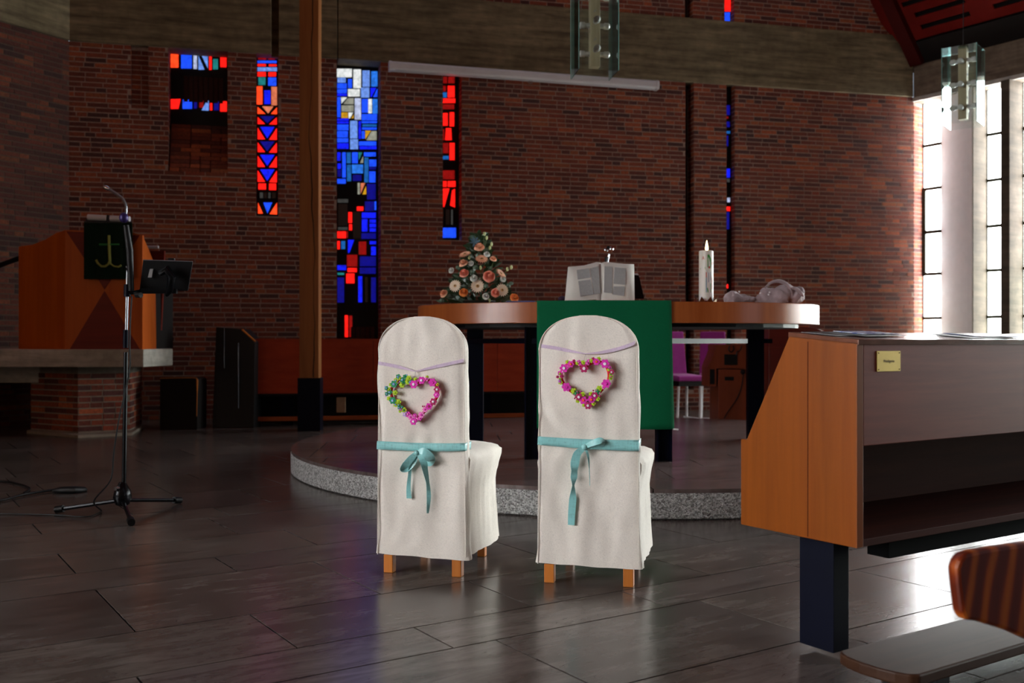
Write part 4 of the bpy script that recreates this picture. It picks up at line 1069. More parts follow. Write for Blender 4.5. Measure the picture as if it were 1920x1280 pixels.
rm = o.modifiers.new('remesh', 'REMESH'); rm.mode = 'VOXEL'; rm.voxel_size = .006; rm.use_smooth_shade = True
tx = bpy.data.textures.new('folds', 'CLOUDS'); tx.noise_scale = .11; tx.noise_depth = 3
dm = o.modifiers.new('folds', 'DISPLACE'); dm.texture = tx; dm.strength = .07; dm.mid_level = .5
for pts_ in (((1434, 540), (1445, 530), (1460, 527), (1474, 532), (1483, 545), (1487, 560)), ((1480, 540), (1492, 541), (1502, 550), (1507, 556)), ((1374, 545), (1380, 556), (1395, 564)), ((1450, 552), (1462, 560), (1478, 566))):
    P_ = smoothp([D(x, y, 7.36) for x, y in pts_]); n = len(P_)
    part('fold', MB().tube(P_, [.004+.010*math.sin(math.pi*i/(n-1)) for i in range(n)], 8), GREYCL, bg_, smooth='full')
for x, y in ((1386, 547), (1426, 549), (1443, 548), (1441, 552)): part('pearl', MB().ball(D(x, y, 7.33), .007, 10, 8), WHITE, bg_, smooth='full')

# ------------------------------------------------------------------ flower arrangement
fa = thing('flower_arrangement', D(898, 570, 7.45), 'pyramid arrangement of peach roses, cream gerberas and white blooms on the altar', 'flowers')
LEAFM = plain('dark_green_leaf', (44, 70, 40), .5, 0, .3, 20); LEAF2 = plain('grey_green_leaf', (96, 122, 104), .6, 0, .2, 20); STEMM = plain('green_stem', (70, 96, 44), .6)
PEACH = plain('peach_petal', (246, 188, 154), .6, 0, .12, 30); PEACH2 = plain('pink_peach_petal', (244, 160, 136), .6, 0, .12, 30); ORG = plain('orange_rose_petal', (240, 152, 80), .6, 0, .12, 30)
CREAM = plain('cream_petal', (244, 226, 200), .6, 0, .06, 30); WHT = plain('white_petal', (226, 232, 226), .6, 0, .05, 30); BUD = plain('pale_green_bud', (196, 210, 150), .6); DKC = plain('brown_flower_eye', (84, 50, 28), .8); YC = plain('yellow_ring', (214, 170, 110), .8); BLUE_TH = plain('blue_thistle', (88, 120, 140), .7)
fz = 7.40
def orient(nv):
    return V3((0, 0, 1)).rotation_difference(V3(nv).normalized()).to_matrix()
def petal(mb, c, R, ang, r0, r1, w, lift, curl=0., mi=0, thick=.001):
    """one petal: grid 3x4"""
    vs = []
    for j in range(4):
        t = j/3; rr = r0+(r1-r0)*t; ww = w*math.sin(math.pi*(.18+.66*t))*(1 if j < 3 else .65); zz = lift*t+curl*t*t
        for i in (-1, 0, 1):
            vs.append(c+R @ V3((rr*math.cos(ang)-i*ww*math.sin(ang), rr*math.sin(ang)+i*ww*math.cos(ang), zz+abs(i)*w*.25)))
    fs = [(j*3+i, j*3+i+1, j*3+3+i+1, j*3+3+i) for j in range(3) for i in range(2)]
    mb.add(vs, fs, mi)
def gerbera(px, py, d, r, nv, mats):
    c = D(px, py, d); R = orient(nv); mb = MB()
    for k in range(18): petal(mb, c, R, 2*math.pi*k/18, r*.2, r, r*.13, r*.08, -.1*r)
    for k in range(18): petal(mb, c+R @ V3((0, 0, .002)), R, 2*math.pi*(k+.5)/18, r*.2, r*.86, r*.12, r*.16, -.05*r)
    f = part('gerbera', mb, mats[0], fa, smooth='full')
    mc_ = MB(); mc_.lathe([(r*.26, r*.06), (r*.22, r*.13), (r*.12, r*.15)], c, 14, 0, nv); part('flower_ring', mc_, mats[1], f, smooth=True).location = (0, 0, 0)
    mc_ = MB(); mc_.lathe([(r*.12, r*.12), (r*.1, r*.18), (r*.03, r*.17)], c, 10, 0, nv); part('flower_eye', mc_, DKC, f, smooth=True)
def rose(px, py, d, r, nv, mat, name='rose'):
    c = D(px, py, d); R = orient(nv); mb = MB()
    for ring, (n, ra, h, op) in enumerate(((3, .22, .55, .05), (4, .38, .6, .12), (5, .58, .55, .25), (5, .8, .42, .45), (6, 1.0, .2, .7))):
        for k in range(n):
            a = 2*math.pi*(k+ring*.37)/n; vs = []
            for j in range(4):
                t = j/3; rr = r*ra*(.35+.65*math.sin(t*1.5)); zz = r*(h*1.35*t-op*t*t*.5)
                for i in range(-2, 3):
                    aa = a+i*(math.pi/n*.62)*(1-.12*t); q = rr*(1-.03*abs(i))
                    vs.append(c+R @ V3((q*math.cos(aa), q*math.sin(aa), zz-abs(i)*.03*r*t)))
            fs = [(j*5+i, j*5+i+1, j*5+5+i+1, j*5+5+i) for j in range(3) for i in range(4)]
            mb.add(vs, fs)
    mb.ball(c+R @ V3((0, 0, r*.42)), r*.3, 8, 6)
    part(name, mb, mat, fa, smooth='full')
def leaf(px, py, d, L, wdt, dirv, mat, nm='leaf'):
    c = D(px, py, d); dv_ = V3(dirv).normalized(); side = dv_.cross(V3((random.uniform(-.4, .4), 1, random.uniform(-.3, .5)))).normalized(); up_ = side.cross(dv_)
    vs = [c]; n = 5
    for j in range(1, n):
        t = j/n; ww = wdt*math.sin(math.pi*t)**.8; p = c+dv_*L*t+up_*(-.12*L*t*t)
        vs += [p-side*ww, p+up_*.1*wdt, p+side*ww]
    vs.append(c+dv_*L-up_*.12*L)
    fs = [(0, 1, 2), (0, 2, 3)]
    for j in range(n-2):
        o_ = 1+j*3; fs += [(o_, o_+3, o_+4, o_+1), (o_+1, o_+4, o_+5, o_+2)]
    o_ = 1+(n-2)*3; e = len(vs)-1; fs += [(o_, e, o_+1), (o_+1, e, o_+2)]
    return vs, fs
Zc = lambda x, y: (780+x/6, 420+y/6)
for x, y, r, nv in ((440, 695, .048, (-.35, -1, .25)), (692, 697, .052, (0, -1, .15)), (740, 393, .05, (.1, -.75, .9)), (550, 340, .048, (-.3, -.5, 1)), (955, 560, .05, (.9, -.5, .8)), (968, 742, .05, (.35, -1, .2))):
    gerbera(*Zc(x, y), fz-.02, r, nv, (CREAM if (x, y) not in ((550, 340), (740, 393), (955, 560)) else PEACH, YC))
for x, y, r, nv, mt in ((822, 588, .047, (.1, -1, .2), PEACH2), (535, 768, .035, (-.05, -1, .3), ORG), (895, 772, .036, (0, -1, .1), PEACH2), (1108, 828, .036, (.5, -1, .3), ORG), (310, 780, .034, (-.6, -.8, .5), PEACH),
                        (540, 552, .038, (-.3, -.9, .6), PEACH2), (532, 442, .038, (-.5, -.6, .9), PEACH), (712, 262, .042, (-.1, -.7, .9), PEACH), (868, 392, .028, (.4, -.7, .9), PEACH)):
    rose(*Zc(x, y), fz-.03, r, nv, mt)
for x, y, r, nv in ((395, 520, .024, (-.5, -1, .2)), (618, 440, .022, (-.1, -1, .2)), (650, 607, .03, (-.1, -1, .4)), (798, 340, .026, (.3, -.8, .7)), (982, 618, .025, (.5, -1, .2)), (785, 812, .027, (.1, -1, .2))):
    rose(*Zc(x, y), fz-.03, r, nv, WHT, 'lisianthus')
for x, y in ((770, 110), (795, 155), (830, 265), (850, 225), (725, 490), (1028, 505), (1072, 485), (825, 860), (600, 375), (790, 700)):
    px, py = Zc(x, y); part('bud', MB().ball(D(px, py, fz-.01), .012, 10, 8, sc=(.8, .8, 1.35)), BUD, fa, smooth='full')
for (x, y), (x2, y2) in (((770, 110), (755, 300)), ((795, 155), (760, 330)), ((830, 265), (800, 400)), ((725, 490), (740, 620)), ((868, 430), (830, 540)), ((1072, 485), (980, 560)), ((1028, 505), (960, 600)), ((850, 225), (845, 330))):
    part('stem', MB().tube([D(*Zc(x, y), fz), D(*Zc(x2, y2), fz+.03)], .003, 6), STEMM, fa)
rl_ = random.Random(21); lv = MB(); big = 0
core_h = D(900, 440, fz).z
cx0 = D(898, 570, fz+.09)
for i in range(520):
    t = rl_.random()**1.4; hgt = .52*t; rad = (.235*(1-t)+.02); a = rl_.uniform(0, 2*math.pi)
    cpos = V3((cx0.x+rad*math.cos(a)*1.05*rl_.uniform(.4, 1), cx0.y+rad*.4*math.sin(a)*rl_.uniform(.3, 1), AZ1+.02+hgt*rl_.uniform(.9, 1)))
    dirv = V3((math.cos(a), math.sin(a)*.5-.1, rl_.uniform(-.1, .9)))
    random.seed(i); vs, fs = leaf(960, 640, 1, rl_.uniform(.04, .075), rl_.uniform(.008, .016), dirv, None)
    off = cpos-D(960, 640, 1)
    vs = [v+off for v in vs]
    for v in vs: v.z = max(v.z, AZ1+.002)
    vis = cpos.y < cx0.y-.02 and rl_.random() < .4 and big < 100
    if vis: big += 1; part('leaf', MB().add(vs, fs), LEAF2 if rl_.random() < .3 else LEAFM, fa, smooth='full')
    else: lv.add(vs, fs, 1 if rl_.random() < .25 else 0)
part('foliage', lv, [LEAFM, LEAF2], fa, smooth='full', kind='stuff')
for i in range(7):
    random.seed(i); a = i*.9; vs, fs = leaf(*Zc(660, 205), fz, .05, .008, (math.cos(a), -.4, math.sin(a)+.3), None); part('thistle_leaf', MB().add(vs, fs), BLUE_TH, fa, smooth='full')
for x, y in ((1070, 670), (1040, 690), (665, 485), (630, 535), (788, 700), (370, 810), (470, 490), (290, 860)):
    random.seed(x); part('eucalyptus_leaf', MB().lathe([(.001, 0), (.014, .001), (.018, .003), (.001, .004)], D(*Zc(x, y), fz-.03), 10, 0, (rl_.uniform(-.5, .5), -1, rl_.uniform(-.2, .6))), LEAF2, fa, smooth='full')
part('bowl', MB().lathe([(.10, AZ1), (.13, AZ1+.02), (.135, AZ1+.035), (.12, AZ1+.035)], (cx0.x, cx0.y, 0), 24), plain('dark_bowl', (20, 26, 20), .5), fa, smooth=True)
random.seed(7)

# ------------------------------------------------------------------ purple chairs, cabinet, organ
def purple_chair(px0, px1, y_, label, rz=0):
    s = F/y_; xc = ((px0+px1)/2-960)/s
    r_t = thing('purple_chair', (xc, y_, 0), label, 'chair', 'purple chairs behind the altar', rz)
    hw = .175
    part('seat', MB().prism([(-hw-.02, -.42, .5), (hw+.02, -.42, .5), (hw, 0, .52), (-hw, 0, .52)], (0, 0, .07)), PURPLE, r_t, local=True, bevel=.02)
    part('backrest', MB().prism([(-hw, .0, .56), (hw, .0, .56), (hw-.015, .07, 1.13), (-hw+.015, .07, 1.13)], (0, .045, 0)), PURPLE, r_t, local=True, bevel=.015)
    part('seat_shell', MB().box((-hw, -.40, .44), (hw, .05, .5)), BLACK, r_t, local=True)
    for sx in (-1, 1):
        for yy_ in (-.36, -.02):
            part('leg', MB().tube([(sx*(hw-.02), yy_, .46), (sx*(hw-.01), yy_+.02, .03)], .016, 8), WHITE, r_t, local=True)
        part('floor_runner', MB().box((sx*(hw-.01)-.015, -.42, .0), (sx*(hw-.01)+.015, .06, .03)), WHITE, r_t, local=True)
    part('front_runner', MB().box((-hw+.01, -.42, .0), (hw-.01, -.39, .03)), WHITE, r_t, local=True)
    return r_t
purple_chair(1237, 1296, 12.85, 'purple upholstered chair half hidden behind the green altar cloth', .35)
purple_chair(1310, 1364, 13.05, 'purple upholstered chair beside the brown wooden cabinet', -.15)
cab = thing('wooden_cabinet', D(1370, 790, 11.6), 'reddish-brown wooden cabinet with dark vents behind the altar leg', 'cabinet')
cab_y = 11.4
CABW = wood('red_brown_cabinet', (118, 48, 22), (140, 62, 30), 'Z', .6, .5)
p0 = D(1347, 790, cab_y); p1 = D(1400, 790, cab_y)
part('lower_body', MB().box((p0.x, cab_y, 0), (p1.x+.1, cab_y+.5, .68)), CABW, cab, bevel=.004)
part('upper_body', MB().box((D(1342, 690, cab_y).x, cab_y, .69), (p1.x+.1, cab_y+.45, .965)), CABW, cab, bevel=.004)
part('side_wing', MB().prism([D(1328, 724, cab_y), D(1343, 724, cab_y), D(1343, 652, cab_y), D(1328, 688, cab_y)], (0, .4, 0)), CABW, cab)
part('wing_recess', MB().prism([D(1331, 720, cab_y-.003), D(1340, 720, cab_y-.003), D(1340, 692, cab_y-.003), D(1331, 692, cab_y-.003)], (0, .01, 0)), BLACK, cab)
part('vent', MB().prism([D(1358, 684, cab_y-.004), D(1383, 684, cab_y-.004), D(1383, 664, cab_y-.004), D(1358, 664, cab_y-.004)], (0, .01, 0)), DARKWOOD, cab)
part('handle_slot', MB().prism([D(1359, 713, cab_y-.004), D(1376, 713, cab_y-.004), D(1376, 706, cab_y-.004), D(1359, 706, cab_y-.004)], (0, .01, 0)), BLACK, cab)
part('knob', MB().ball(D(1393, 697, cab_y-.01), .03, 10, 8), BLACK, cab, smooth='full')
part('cable_loop', MB().tube(smoothp([D(x, y, cab_y-.02) for x, y in ((1368, 648), (1366, 655), (1371, 660), (1376, 655), (1374, 648))]), .006, 6), BLACK, cab)
part('cable_loop', MB().tube(smoothp([D(x, y, cab_y-.02) for x, y in ((1391, 648), (1388, 656), (1382, 660), (1381, 667))]), .006, 6), BLACK, cab)
part('power_cable', MB().tube(smoothp([D(x, y, cab_y-.015) for x, y in ((1394, 700), (1391, 722), (1383, 745), (1372, 762), (1362, 776), (1358, 785))]), .005, 6), BLACK, cab)
og = thing('organ_console', D(1490, 800, 11.0), 'dark red organ console with rounded lid behind the right altar leg', 'organ')
oy = 11.0
RED2 = wood('dark_red_polished_wood', (84, 18, 12), (104, 28, 18), 'X', .6, .3, cont=.4, coat=.4)
prof = [(1441, 830), (1560, 830), (1560, 640), (1552, 630), (1546, 621), (1535, 616), (1515, 613), (1495, 612), (1441, 610)]
q = [D(x, y, oy) for x, y in prof]; q[0].z = q[1].z = 0
part('case', MB().prism(q, (0, .7, 0)), RED2, og, bevel=.01)
part('lid', MB().prism([D(x, y, oy-.01) for x, y in ((1445, 612), (1495, 613.5), (1520, 616), (1540, 619), (1548, 628), (1520, 622), (1495, 618), (1445, 616))], (0, .72, 0)), plain('polished_lid', (110, 52, 40), .2), og)
part('key_rail', MB().prism([D(x, y, oy-.02) for x, y in ((1441, 651), (1556, 651), (1556, 656), (1441, 656))], (0, .05, 0)), RED2, og)

# ------------------------------------------------------------------ foreground pew
CN = V3((1.017, 2.935)); PF = frame((CN.x, CN.y), TILE_ANG)   # a: along the pew, b<0: away from the camera
pw_ = thing('pew', (CN.x, CN.y, 0), 'brown wooden pew desk at the right with open shelf and brass name plate', 'pew')
PL = 3.2
def sideprof(a): return [PF(a, -b_, z_) for b_, z_ in ((0, .39), (0, .997), (.255, 1.018), (.436, .675), (.462, .675), (.462, .39))]
TH = V3((UA.x, UA.y, 0))
part('side_panel', MB().prism(sideprof(0), tuple(TH*.030)), PEW_SIDE, pw_, bevel=.002, label='glossy orange-brown side panel with slanted front edge')
part('side_panel', MB().prism(sideprof(PL), tuple(TH*.030)), PEW_SIDE, pw_, bevel=.002)
part('seam', MB().prism([PF(-.0006, -.18, .395), PF(-.0006, -.183, .395), PF(-.0006, -.183, 1.0), PF(-.0006, -.18, 1.0)], tuple(TH*.002)), PEW_IN, pw_)
part('shelf_front_panel', MB().fbox(PF, (.030, -.022, .69), (PL, 0.0, .997)), PEW_FRONT, pw_, bevel=.002, label='dark brown panel carrying the brass plate')
part('top_board', MB().prism([PF(.0, .006, .990), PF(.0, -.26, 1.012), PF(.0, -.26, 1.03), PF(.0, .006, 1.006)], tuple(TH*(PL+.03))), wood('glossy_top_board', (92, 54, 40), (122, 76, 58), 'X', 1., .2, coat=.5), pw_, bevel=.002)
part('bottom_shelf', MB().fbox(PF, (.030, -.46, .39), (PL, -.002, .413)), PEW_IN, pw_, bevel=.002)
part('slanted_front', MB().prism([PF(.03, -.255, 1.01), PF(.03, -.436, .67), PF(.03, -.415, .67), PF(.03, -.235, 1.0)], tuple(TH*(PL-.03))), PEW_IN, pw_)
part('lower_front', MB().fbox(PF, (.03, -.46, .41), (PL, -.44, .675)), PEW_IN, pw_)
part('steel_channel', MB().fbox(PF, (.22, -.13, .325), (PL-.2, -.05, .39)), MATTE, pw_)
for a_ in (.10, PL-.2):
    part('post', MB().fbox(PF, (a_, -.30, .02), (a_+.075, -.165, .39)), STEEL, pw_, bevel=.002)
pl = thing('name_plate', PF(.18, .002, .93), 'square engraved brass name plate with four screws on the pew', 'plate')
pa0, pz0 = hit(PF, 1643.5, 696.5); pa1, pz1 = hit(PF, 1687, 657.5)
part('plate', MB().fbox(PF, (pa0, 0.0, pz0), (pa1, .003, pz1)), BRASS, pl, bevel=.0006)
for x_ in (pa0+.006, pa1-.006):
    for z_ in (pz0+.006, pz1-.006): part('screw', MB().tube([PF(x_, .002, z_), PF(x_, .0045, z_)], .0018, 8), DKC, pl)
text('Predigerin', .0125, PF((pa0+pa1)/2, .0035, (pz0+pz1)/2), (math.pi/2, 0, TILE_ANG), plain('engraving', (120, 104, 56), .6), pl, .0002)
# booklets on the desk top
def top_item(name, quad, mat, label, cat, th=.004, group=None):
    q = []
    for x, y in quad:
        a_ = None
        # intersect sight line with the sloping desk top
        d_ = V3(((x-960)/F, 1, (640-y)/F)); O_ = PF(0, 0, 1.008); nn = (PF(1, 0, 1.008)-O_).cross(PF(0, -.26, 1.031)-O_).normalized()
        k = (O_-V3((0, 0, 1))).dot(nn)/d_.dot(nn); q.append(V3((0, 0, 1))+d_*k)
    o = tag(part(name, MB().prism(q, (0, 0, th)), mat, bevel=.0006), label, cat, group); return o
def desk(a_, b_, z_=0): return PF(a_, -b_, 1.0085+b_*.0925+z_)
def flyer(name, a_, b_, la, lb, rot, mat, label, z_=0, th=.0015):
    c, s_ = math.cos(rot), math.sin(rot); q = []
    for u_, v_ in ((0, 0), (la, 0), (la, lb), (0, lb)): q.append(desk(a_+u_*c-v_*s_, b_+u_*s_+v_*c, z_))
    return tag(part(name, MB().prism(q, (0, 0, th)), mat), label, 'booklet')
def cover(name, a, b_, sc=30):
    m = Mat(name); v = m.coord('Object'); n = m.noise(v, sc, 3); m.base(m.ramp(n, [(.4, lin(a)), (.55, lin(b_))])); m.rough(.25); return m.m
C1 = cover('blue_white_cover', (60, 90, 170), (205, 215, 230)); C2 = cover('navy_cover', (18, 24, 60), (90, 110, 160), 20); C3 = plain('dark_folder', (30, 28, 32), .4)
flyer('leaflet', .03, .10, .21, .12, .15, C3, 'dark thin leaflet at the left end of the pew top', 0)
flyer('leaflet', .12, .06, .23, .13, .1, C3, 'dark grey leaflet under the blue and white card', .002)
flyer('leaflet', .16, .10, .20, .11, .05, C1, 'blue and white printed card on the left of the pew top', .005)
flyer('leaflet', .62, .03, .34, .15, .08, C3, 'dark open booklet on the right of the pew top', 0)
flyer('leaflet', .70, .06, .26, .13, -.1, C2, 'navy printed booklet lying on the dark open booklet', .003)

# kneeling board on the floor
kn = thing('foot_rest', G(1620, 1250), 'long worn wooden foot rest board lying along the pew', 'foot rest')
KW = wood('worn_pine_board', (48, 24, 12), (76, 50, 34), 'X', .5, .5, cont=.9, spec=.15, rot=-TILE_ANG)
e1 = G(1573, 1222, .085); ka = (e1.xy-CN).dot(PF.t); kb = (e1.xy-CN).dot(PF.n)
prof = []
NB = 7
for i in range(NB+1):
    t = math.pi*i/NB; prof.append((ka+.0-.05*math.sin(t)+.03-.02, kb+.13-.13*math.cos(t)))
poly = [PF(ka+2.9, kb, .055)]+[PF(a_, b_, .055) for a_, b_ in prof]+[PF(ka+2.9, kb+.26, .055)]
part('board', MB().prism(poly, (0, 0, .034)), KW, kn, bevel=.006)
for x_ in (.15, 2.5): part('block', MB().fbox(PF, (ka+x_, kb+.04, 0), (ka+x_+.06, kb+.22, .055)), BLACK, kn)

# bench backrest close to the camera, lower right
def knotty():
    m = Mat('knotty_varnished_pine'); v = m.coord('Object')
    mp = m.new('ShaderNodeMapping'); mp.inputs['Location'].default_value = (-.105, -.02, .06); m.link(v, mp.inputs[0])
    mp2 = m.new('ShaderNodeMapping'); mp2.inputs['Scale'].default_value = (1.7, 1.7, .62); m.link(mp.outputs[0], mp2.inputs[0])
    vo = m.new('ShaderNodeTexWave'); vo.wave_type = 'RINGS'; vo.rings_direction = 'SPHERICAL'
    m.link(mp2.outputs[0], vo.inputs[0]); vo.inputs['Scale'].default_value = 4.5; vo.inputs['Distortion'].default_value = 3.5; vo.inputs['Detail'].default_value = 2; vo.inputs['Detail Scale'].default_value = .9
    n = m.noise(m.coord('Object', (60, 60, 4)), 1, 3)
    c = m.ramp(vo.outputs['Color'], [(.2, lin((84, 26, 6))), (.55, lin((108, 38, 8))), (.8, lin((146, 68, 18))), (1, lin((160, 84, 26)))])
    m.base(m.mix(c, m.ramp(n, [(.3, (.75,)*3), (.7, (1.05,)*3)]), 1., 'MULTIPLY')); m.rough(.4); m.b.inputs['Specular IOR Level'].default_value = .3; return m.m
BY0 = 2.15
bq = [(1779, 1046), (1788, 1034), (1805, 1028), (1850, 1020), (1925, 1010), (2100, 985), (2100, 1262), (1925, 1200), (1870, 1176), (1812, 1158), (1790, 1156), (1783, 1140), (1776, 1085), (1774, 1060)]
be = thing('bench', D(1850, 1180, BY0), 'varnished knotty pine bench back with rounded corner at the lower right edge', 'bench')
bfr = frame((.95, 2.05), math.radians(20))
pts3 = []
for x, y in bq:
    a_, z_ = hit(bfr, x, y); pts3.append(bfr(a_, 0, z_))
o = part('backrest', MB().prism(pts3, tuple(bfr(0, .03, 0)-bfr(0, 0, 0))), knotty(), be, bevel=.008)
pe = bfr(.45, -.02, 0); part('leg', MB().box((1.62, 2.28, 0), (1.68, 2.34, .5)), STEEL, be)

# ------------------------------------------------------------------ covered chairs
def chair(loc, rz, label, wd=.205, seed=0, hx=0):
    ch = thing('covered_chair', loc, label, 'chair', 'cream covered wedding chairs', rz)
    N = 64; H = 1.107; hem = .078; rr = random.Random(seed)
    def section(hw, y0, y1, z, rad, n=N, wrk=.0):
        pts = []
        per = []
        cx, cy = 0, (y0+y1)/2; hx_, hy = hw, (y1-y0)/2; rad = min(rad, hy*.98, hx_*.98)
        for k in range(n):
            t = 2*math.pi*(k+.5)/n; c, s_ = math.cos(t), math.sin(t); e = 7.
            q = (abs(c)**e+abs(s_)**e)**(-1/e)
            pts.append(V3((cx+hx_*c*q, cy+hy*s_*q, z)))
        return pts
    def grid_section(hw, y0, y1, z, m=16, mm=5, rad=.012):
        """rounded rectangle sampled evenly so the wide faces carry folds"""
        P = []
        for i in range(m): P.append((-hw+2*hw*i/m, y0))
        for i in range(mm): P.append((hw, y0+(y1-y0)*i/mm))
        for i in range(m): P.append((hw-2*hw*i/m, y1))
        for i in range(mm): P.append((-hw, y1-(y1-y0)*i/mm))
        out = []
        for x, y in P:
            dx, dy = hw-abs(x), min(y-y0, y1-y)
            if dx < rad and dy < rad: 
                x -= math.copysign(rad*.3, x) if dx < 1e-6 or dy < 1e-6 else 0
                y += rad*.3 if y < (y0+y1)/2 else -rad*.3
            out.append(V3((x, y, z)))
        return out
    m1 = 34; m2 = 6
    zs = [hem+i*(.95-hem)/44 for i in range(45)]+[.95+(H-.95)*math.sin(math.pi/2*i/16) for i in range(1, 17)]
    rings = []
    for z in zs:
        hw = wd*(1.02-.035*min(1, max(0, (z-.1)/.8))) + (.008*max(0, 1-(z-hem)/.08))
        if z > .95:
            t = (z-.95)/(H-.95); hw *= max(.02, (1-t**2.3))**(1/2.3)
        ry0 = .0+.004*math.sin(z*5); th = .062 if z < .9 else .062-.03*((z-.9)/(H-.9))**3
        rings.append(grid_section(hw, ry0, ry0+th, z, m1, m2))
    for ring in rings:
        for p in ring:
            q = V3((p.x*7, p.y*5, p.z*3.2+seed*10)); f = min(1, max(0, 1-(p.z-.1)/1.1))
            n1 = noise.noise(q)*.009+noise.noise(q*2.7)*.005+(.006*math.sin((p.x*.8+p.z)*42+6*noise.noise(q*.8))*max(0, 1-abs(p.z-.66)/.12)*max(0, min(1, (.05-p.x)/.15)) if seed == 2 else 0)
            fold = .004*math.sin(p.x*34+seed+3*noise.noise(V3((p.x*2, seed, p.z*2))))*max(0, 1-abs(p.z-.30)/.28)
            gath = .004*math.sin(p.x*70+seed)*max(0, 1-abs(p.z-.55)/.05)
            pinch = -.004*max(0, 1-abs(p.z-.558)/.03)
            s_ = -1 if p.y < .03 else 1
            p.y += s_*(n1+fold+gath+pinch)
            if abs(p.x) > wd*.9: p.x += math.copysign(n1*.8-.003*max(0, 1-abs(p.z-.56)/.03), p.x)
            if p.z < hem+.002: p.z += .008*noise.noise(V3((p.x*8, p.y*8, seed)))-.012*(p.x/wd)*.3
    n = len(rings[0]); vs = [p for r in rings for p in r]
    fs = [(i*n+k, i*n+(k+1) % n, (i+1)*n+(k+1) % n, (i+1)*n+k) for i in range(len(rings)-1) for k in range(n)]
    o0 = (len(rings)-1)*n; fs.append(tuple(range(o0, o0+n)))
    mb = MB().add(vs, fs)
    # seat skirt
    rings = []
    prof = [(hem+.004, .014), (.16, .006), (.26, -.004), (.36, -.004), (.43, .010), (.472, .022), (.496, .024), (.514, .010), (.525, -.02), (.531, -.06), (.535, -.12)]
    zz = []
    for i in range(len(prof)-1):
        for k in range(4 if i < 5 else 2):
            t = k/(4 if i < 5 else 2); zz.append((prof[i][0]*(1-t)+prof[i+1][0]*t, prof[i][1]*(1-t)+prof[i+1][1]*t))
    zz.append(prof[-1])
    for z, g in zz:
        rings.append(grid_section(wd*.985+g*.8, .03-min(0, g)*.0, .505+g+(.02 if .4 < z < .5 else 0), z+ (0), 20, 20, .03))
    for ring in rings:
        for p in ring:
            q = V3((p.x*6, p.y*6, p.z*3+seed*5+3)); n1 = noise.noise(q)*.008+noise.noise(q*2.5)*.004
            if abs(p.x) > wd*.8:
                ff = .010*math.sin(p.y*38+seed+2*noise.noise(V3((seed, p.y*3, p.z*2))))*max(0, 1-abs(p.z-.25)/.25)
                p.x += math.copysign(n1+ff, p.x)
            if p.y > .3: p.y += n1
            if p.z > .51: p.z += n1*.6+.006*math.cos(p.x*8)
            if p.z < hem+.01: p.z += .006*math.sin(p.y*13)
    n = len(rings[0]); vs = [p for r in rings for p in r]
    fs = [(i*n+k, i*n+(k+1) % n, (i+1)*n+(k+1) % n, (i+1)*n+k) for i in range(len(rings)-1) for k in range(n)]
    o0 = (len(rings)-1)*n; fs.append(tuple(range(o0, o0+n)))
    mb.add(vs, fs)
    part('slipcover', mb, LINEN, ch, local=True, smooth=True)
    # seam piping round the back panel
    pp_ = []
    for z in [hem+.01+i*.04 for i in range(22)]: pp_.append(V3((wd*(1.02-.035*min(1, max(0, (z-.1)/.8)))-.004, -.001, z)))
    for i in range(1, 30):
        t = i/30*math.pi
        hwz = wd*.985; z = .95+(H-.95)*abs(math.sin(t))**.87; x = hwz*math.copysign(abs(math.cos(t))**.87, math.cos(t)); pp_.append(V3((x, .0, z-.002)))
    for z in [.92-i*.04 for i in range(22)]: pp_.append(V3((-wd*(1.02-.035*min(1, max(0, (z-.1)/.8)))+.004, -.001, z)))
    part('piping', MB().tube(pp_, .0022, 6), LINEN, ch, local=True, smooth=True)
    for sx in (-1, 1):
        part('leg', MB().prism([(sx*(wd-.045)-.021, .008, 0), (sx*(wd-.045)+.021, .008, 0), (sx*(wd-.045)+.021, .050, 0), (sx*(wd-.045)-.021, .050, 0)], (0, 0, .078)), LEGW, ch, local=True, bevel=.003)
        part('leg', MB().prism([(sx*(wd-.06)-.018, .42, 0), (sx*(wd-.06)+.018, .42, 0), (sx*(wd-.06)+.018, .455, 0), (sx*(wd-.06)-.018, .455, 0)], (0, 0, .12)), LEGW, ch, local=True, bevel=.003)
    return ch
def at_chair(ch, px, py, off=-.012):
    """photo point -> chair-local point on its back plane"""
    rz = ch.rotation_euler.z; c, s_ = math.cos(rz), math.sin(rz)
    nrm = V3((-s_, c)); O_ = ch.location.xy+nrm*off; d_ = V3(((px-960)/F, 1))
    k = O_.dot(nrm)/d_.dot(nrm); P_ = d_*k-ch.location.xy
    return V3((P_.x*c+P_.y*s_, off, 1+(640-py)/F*k))
ca_ = G(712, 1076); cb_ = G(871, 1081)
R1, R2 = math.radians(-15), math.radians(-13)
ch1 = chair(((ca_.x+cb_.x)/2-.003, (ca_.y+cb_.y)/2, 0), R1, 'left cream linen covered chair with green and pink flower heart on its back', .2, 1)
ca_ = G(1018, 1097); cb_ = G(1187, 1098)
ch2 = chair(((ca_.x+cb_.x)/2, (ca_.y+cb_.y)/2, 0), R2, 'right cream linen covered chair with all-pink flower heart on its back', .209, 2)

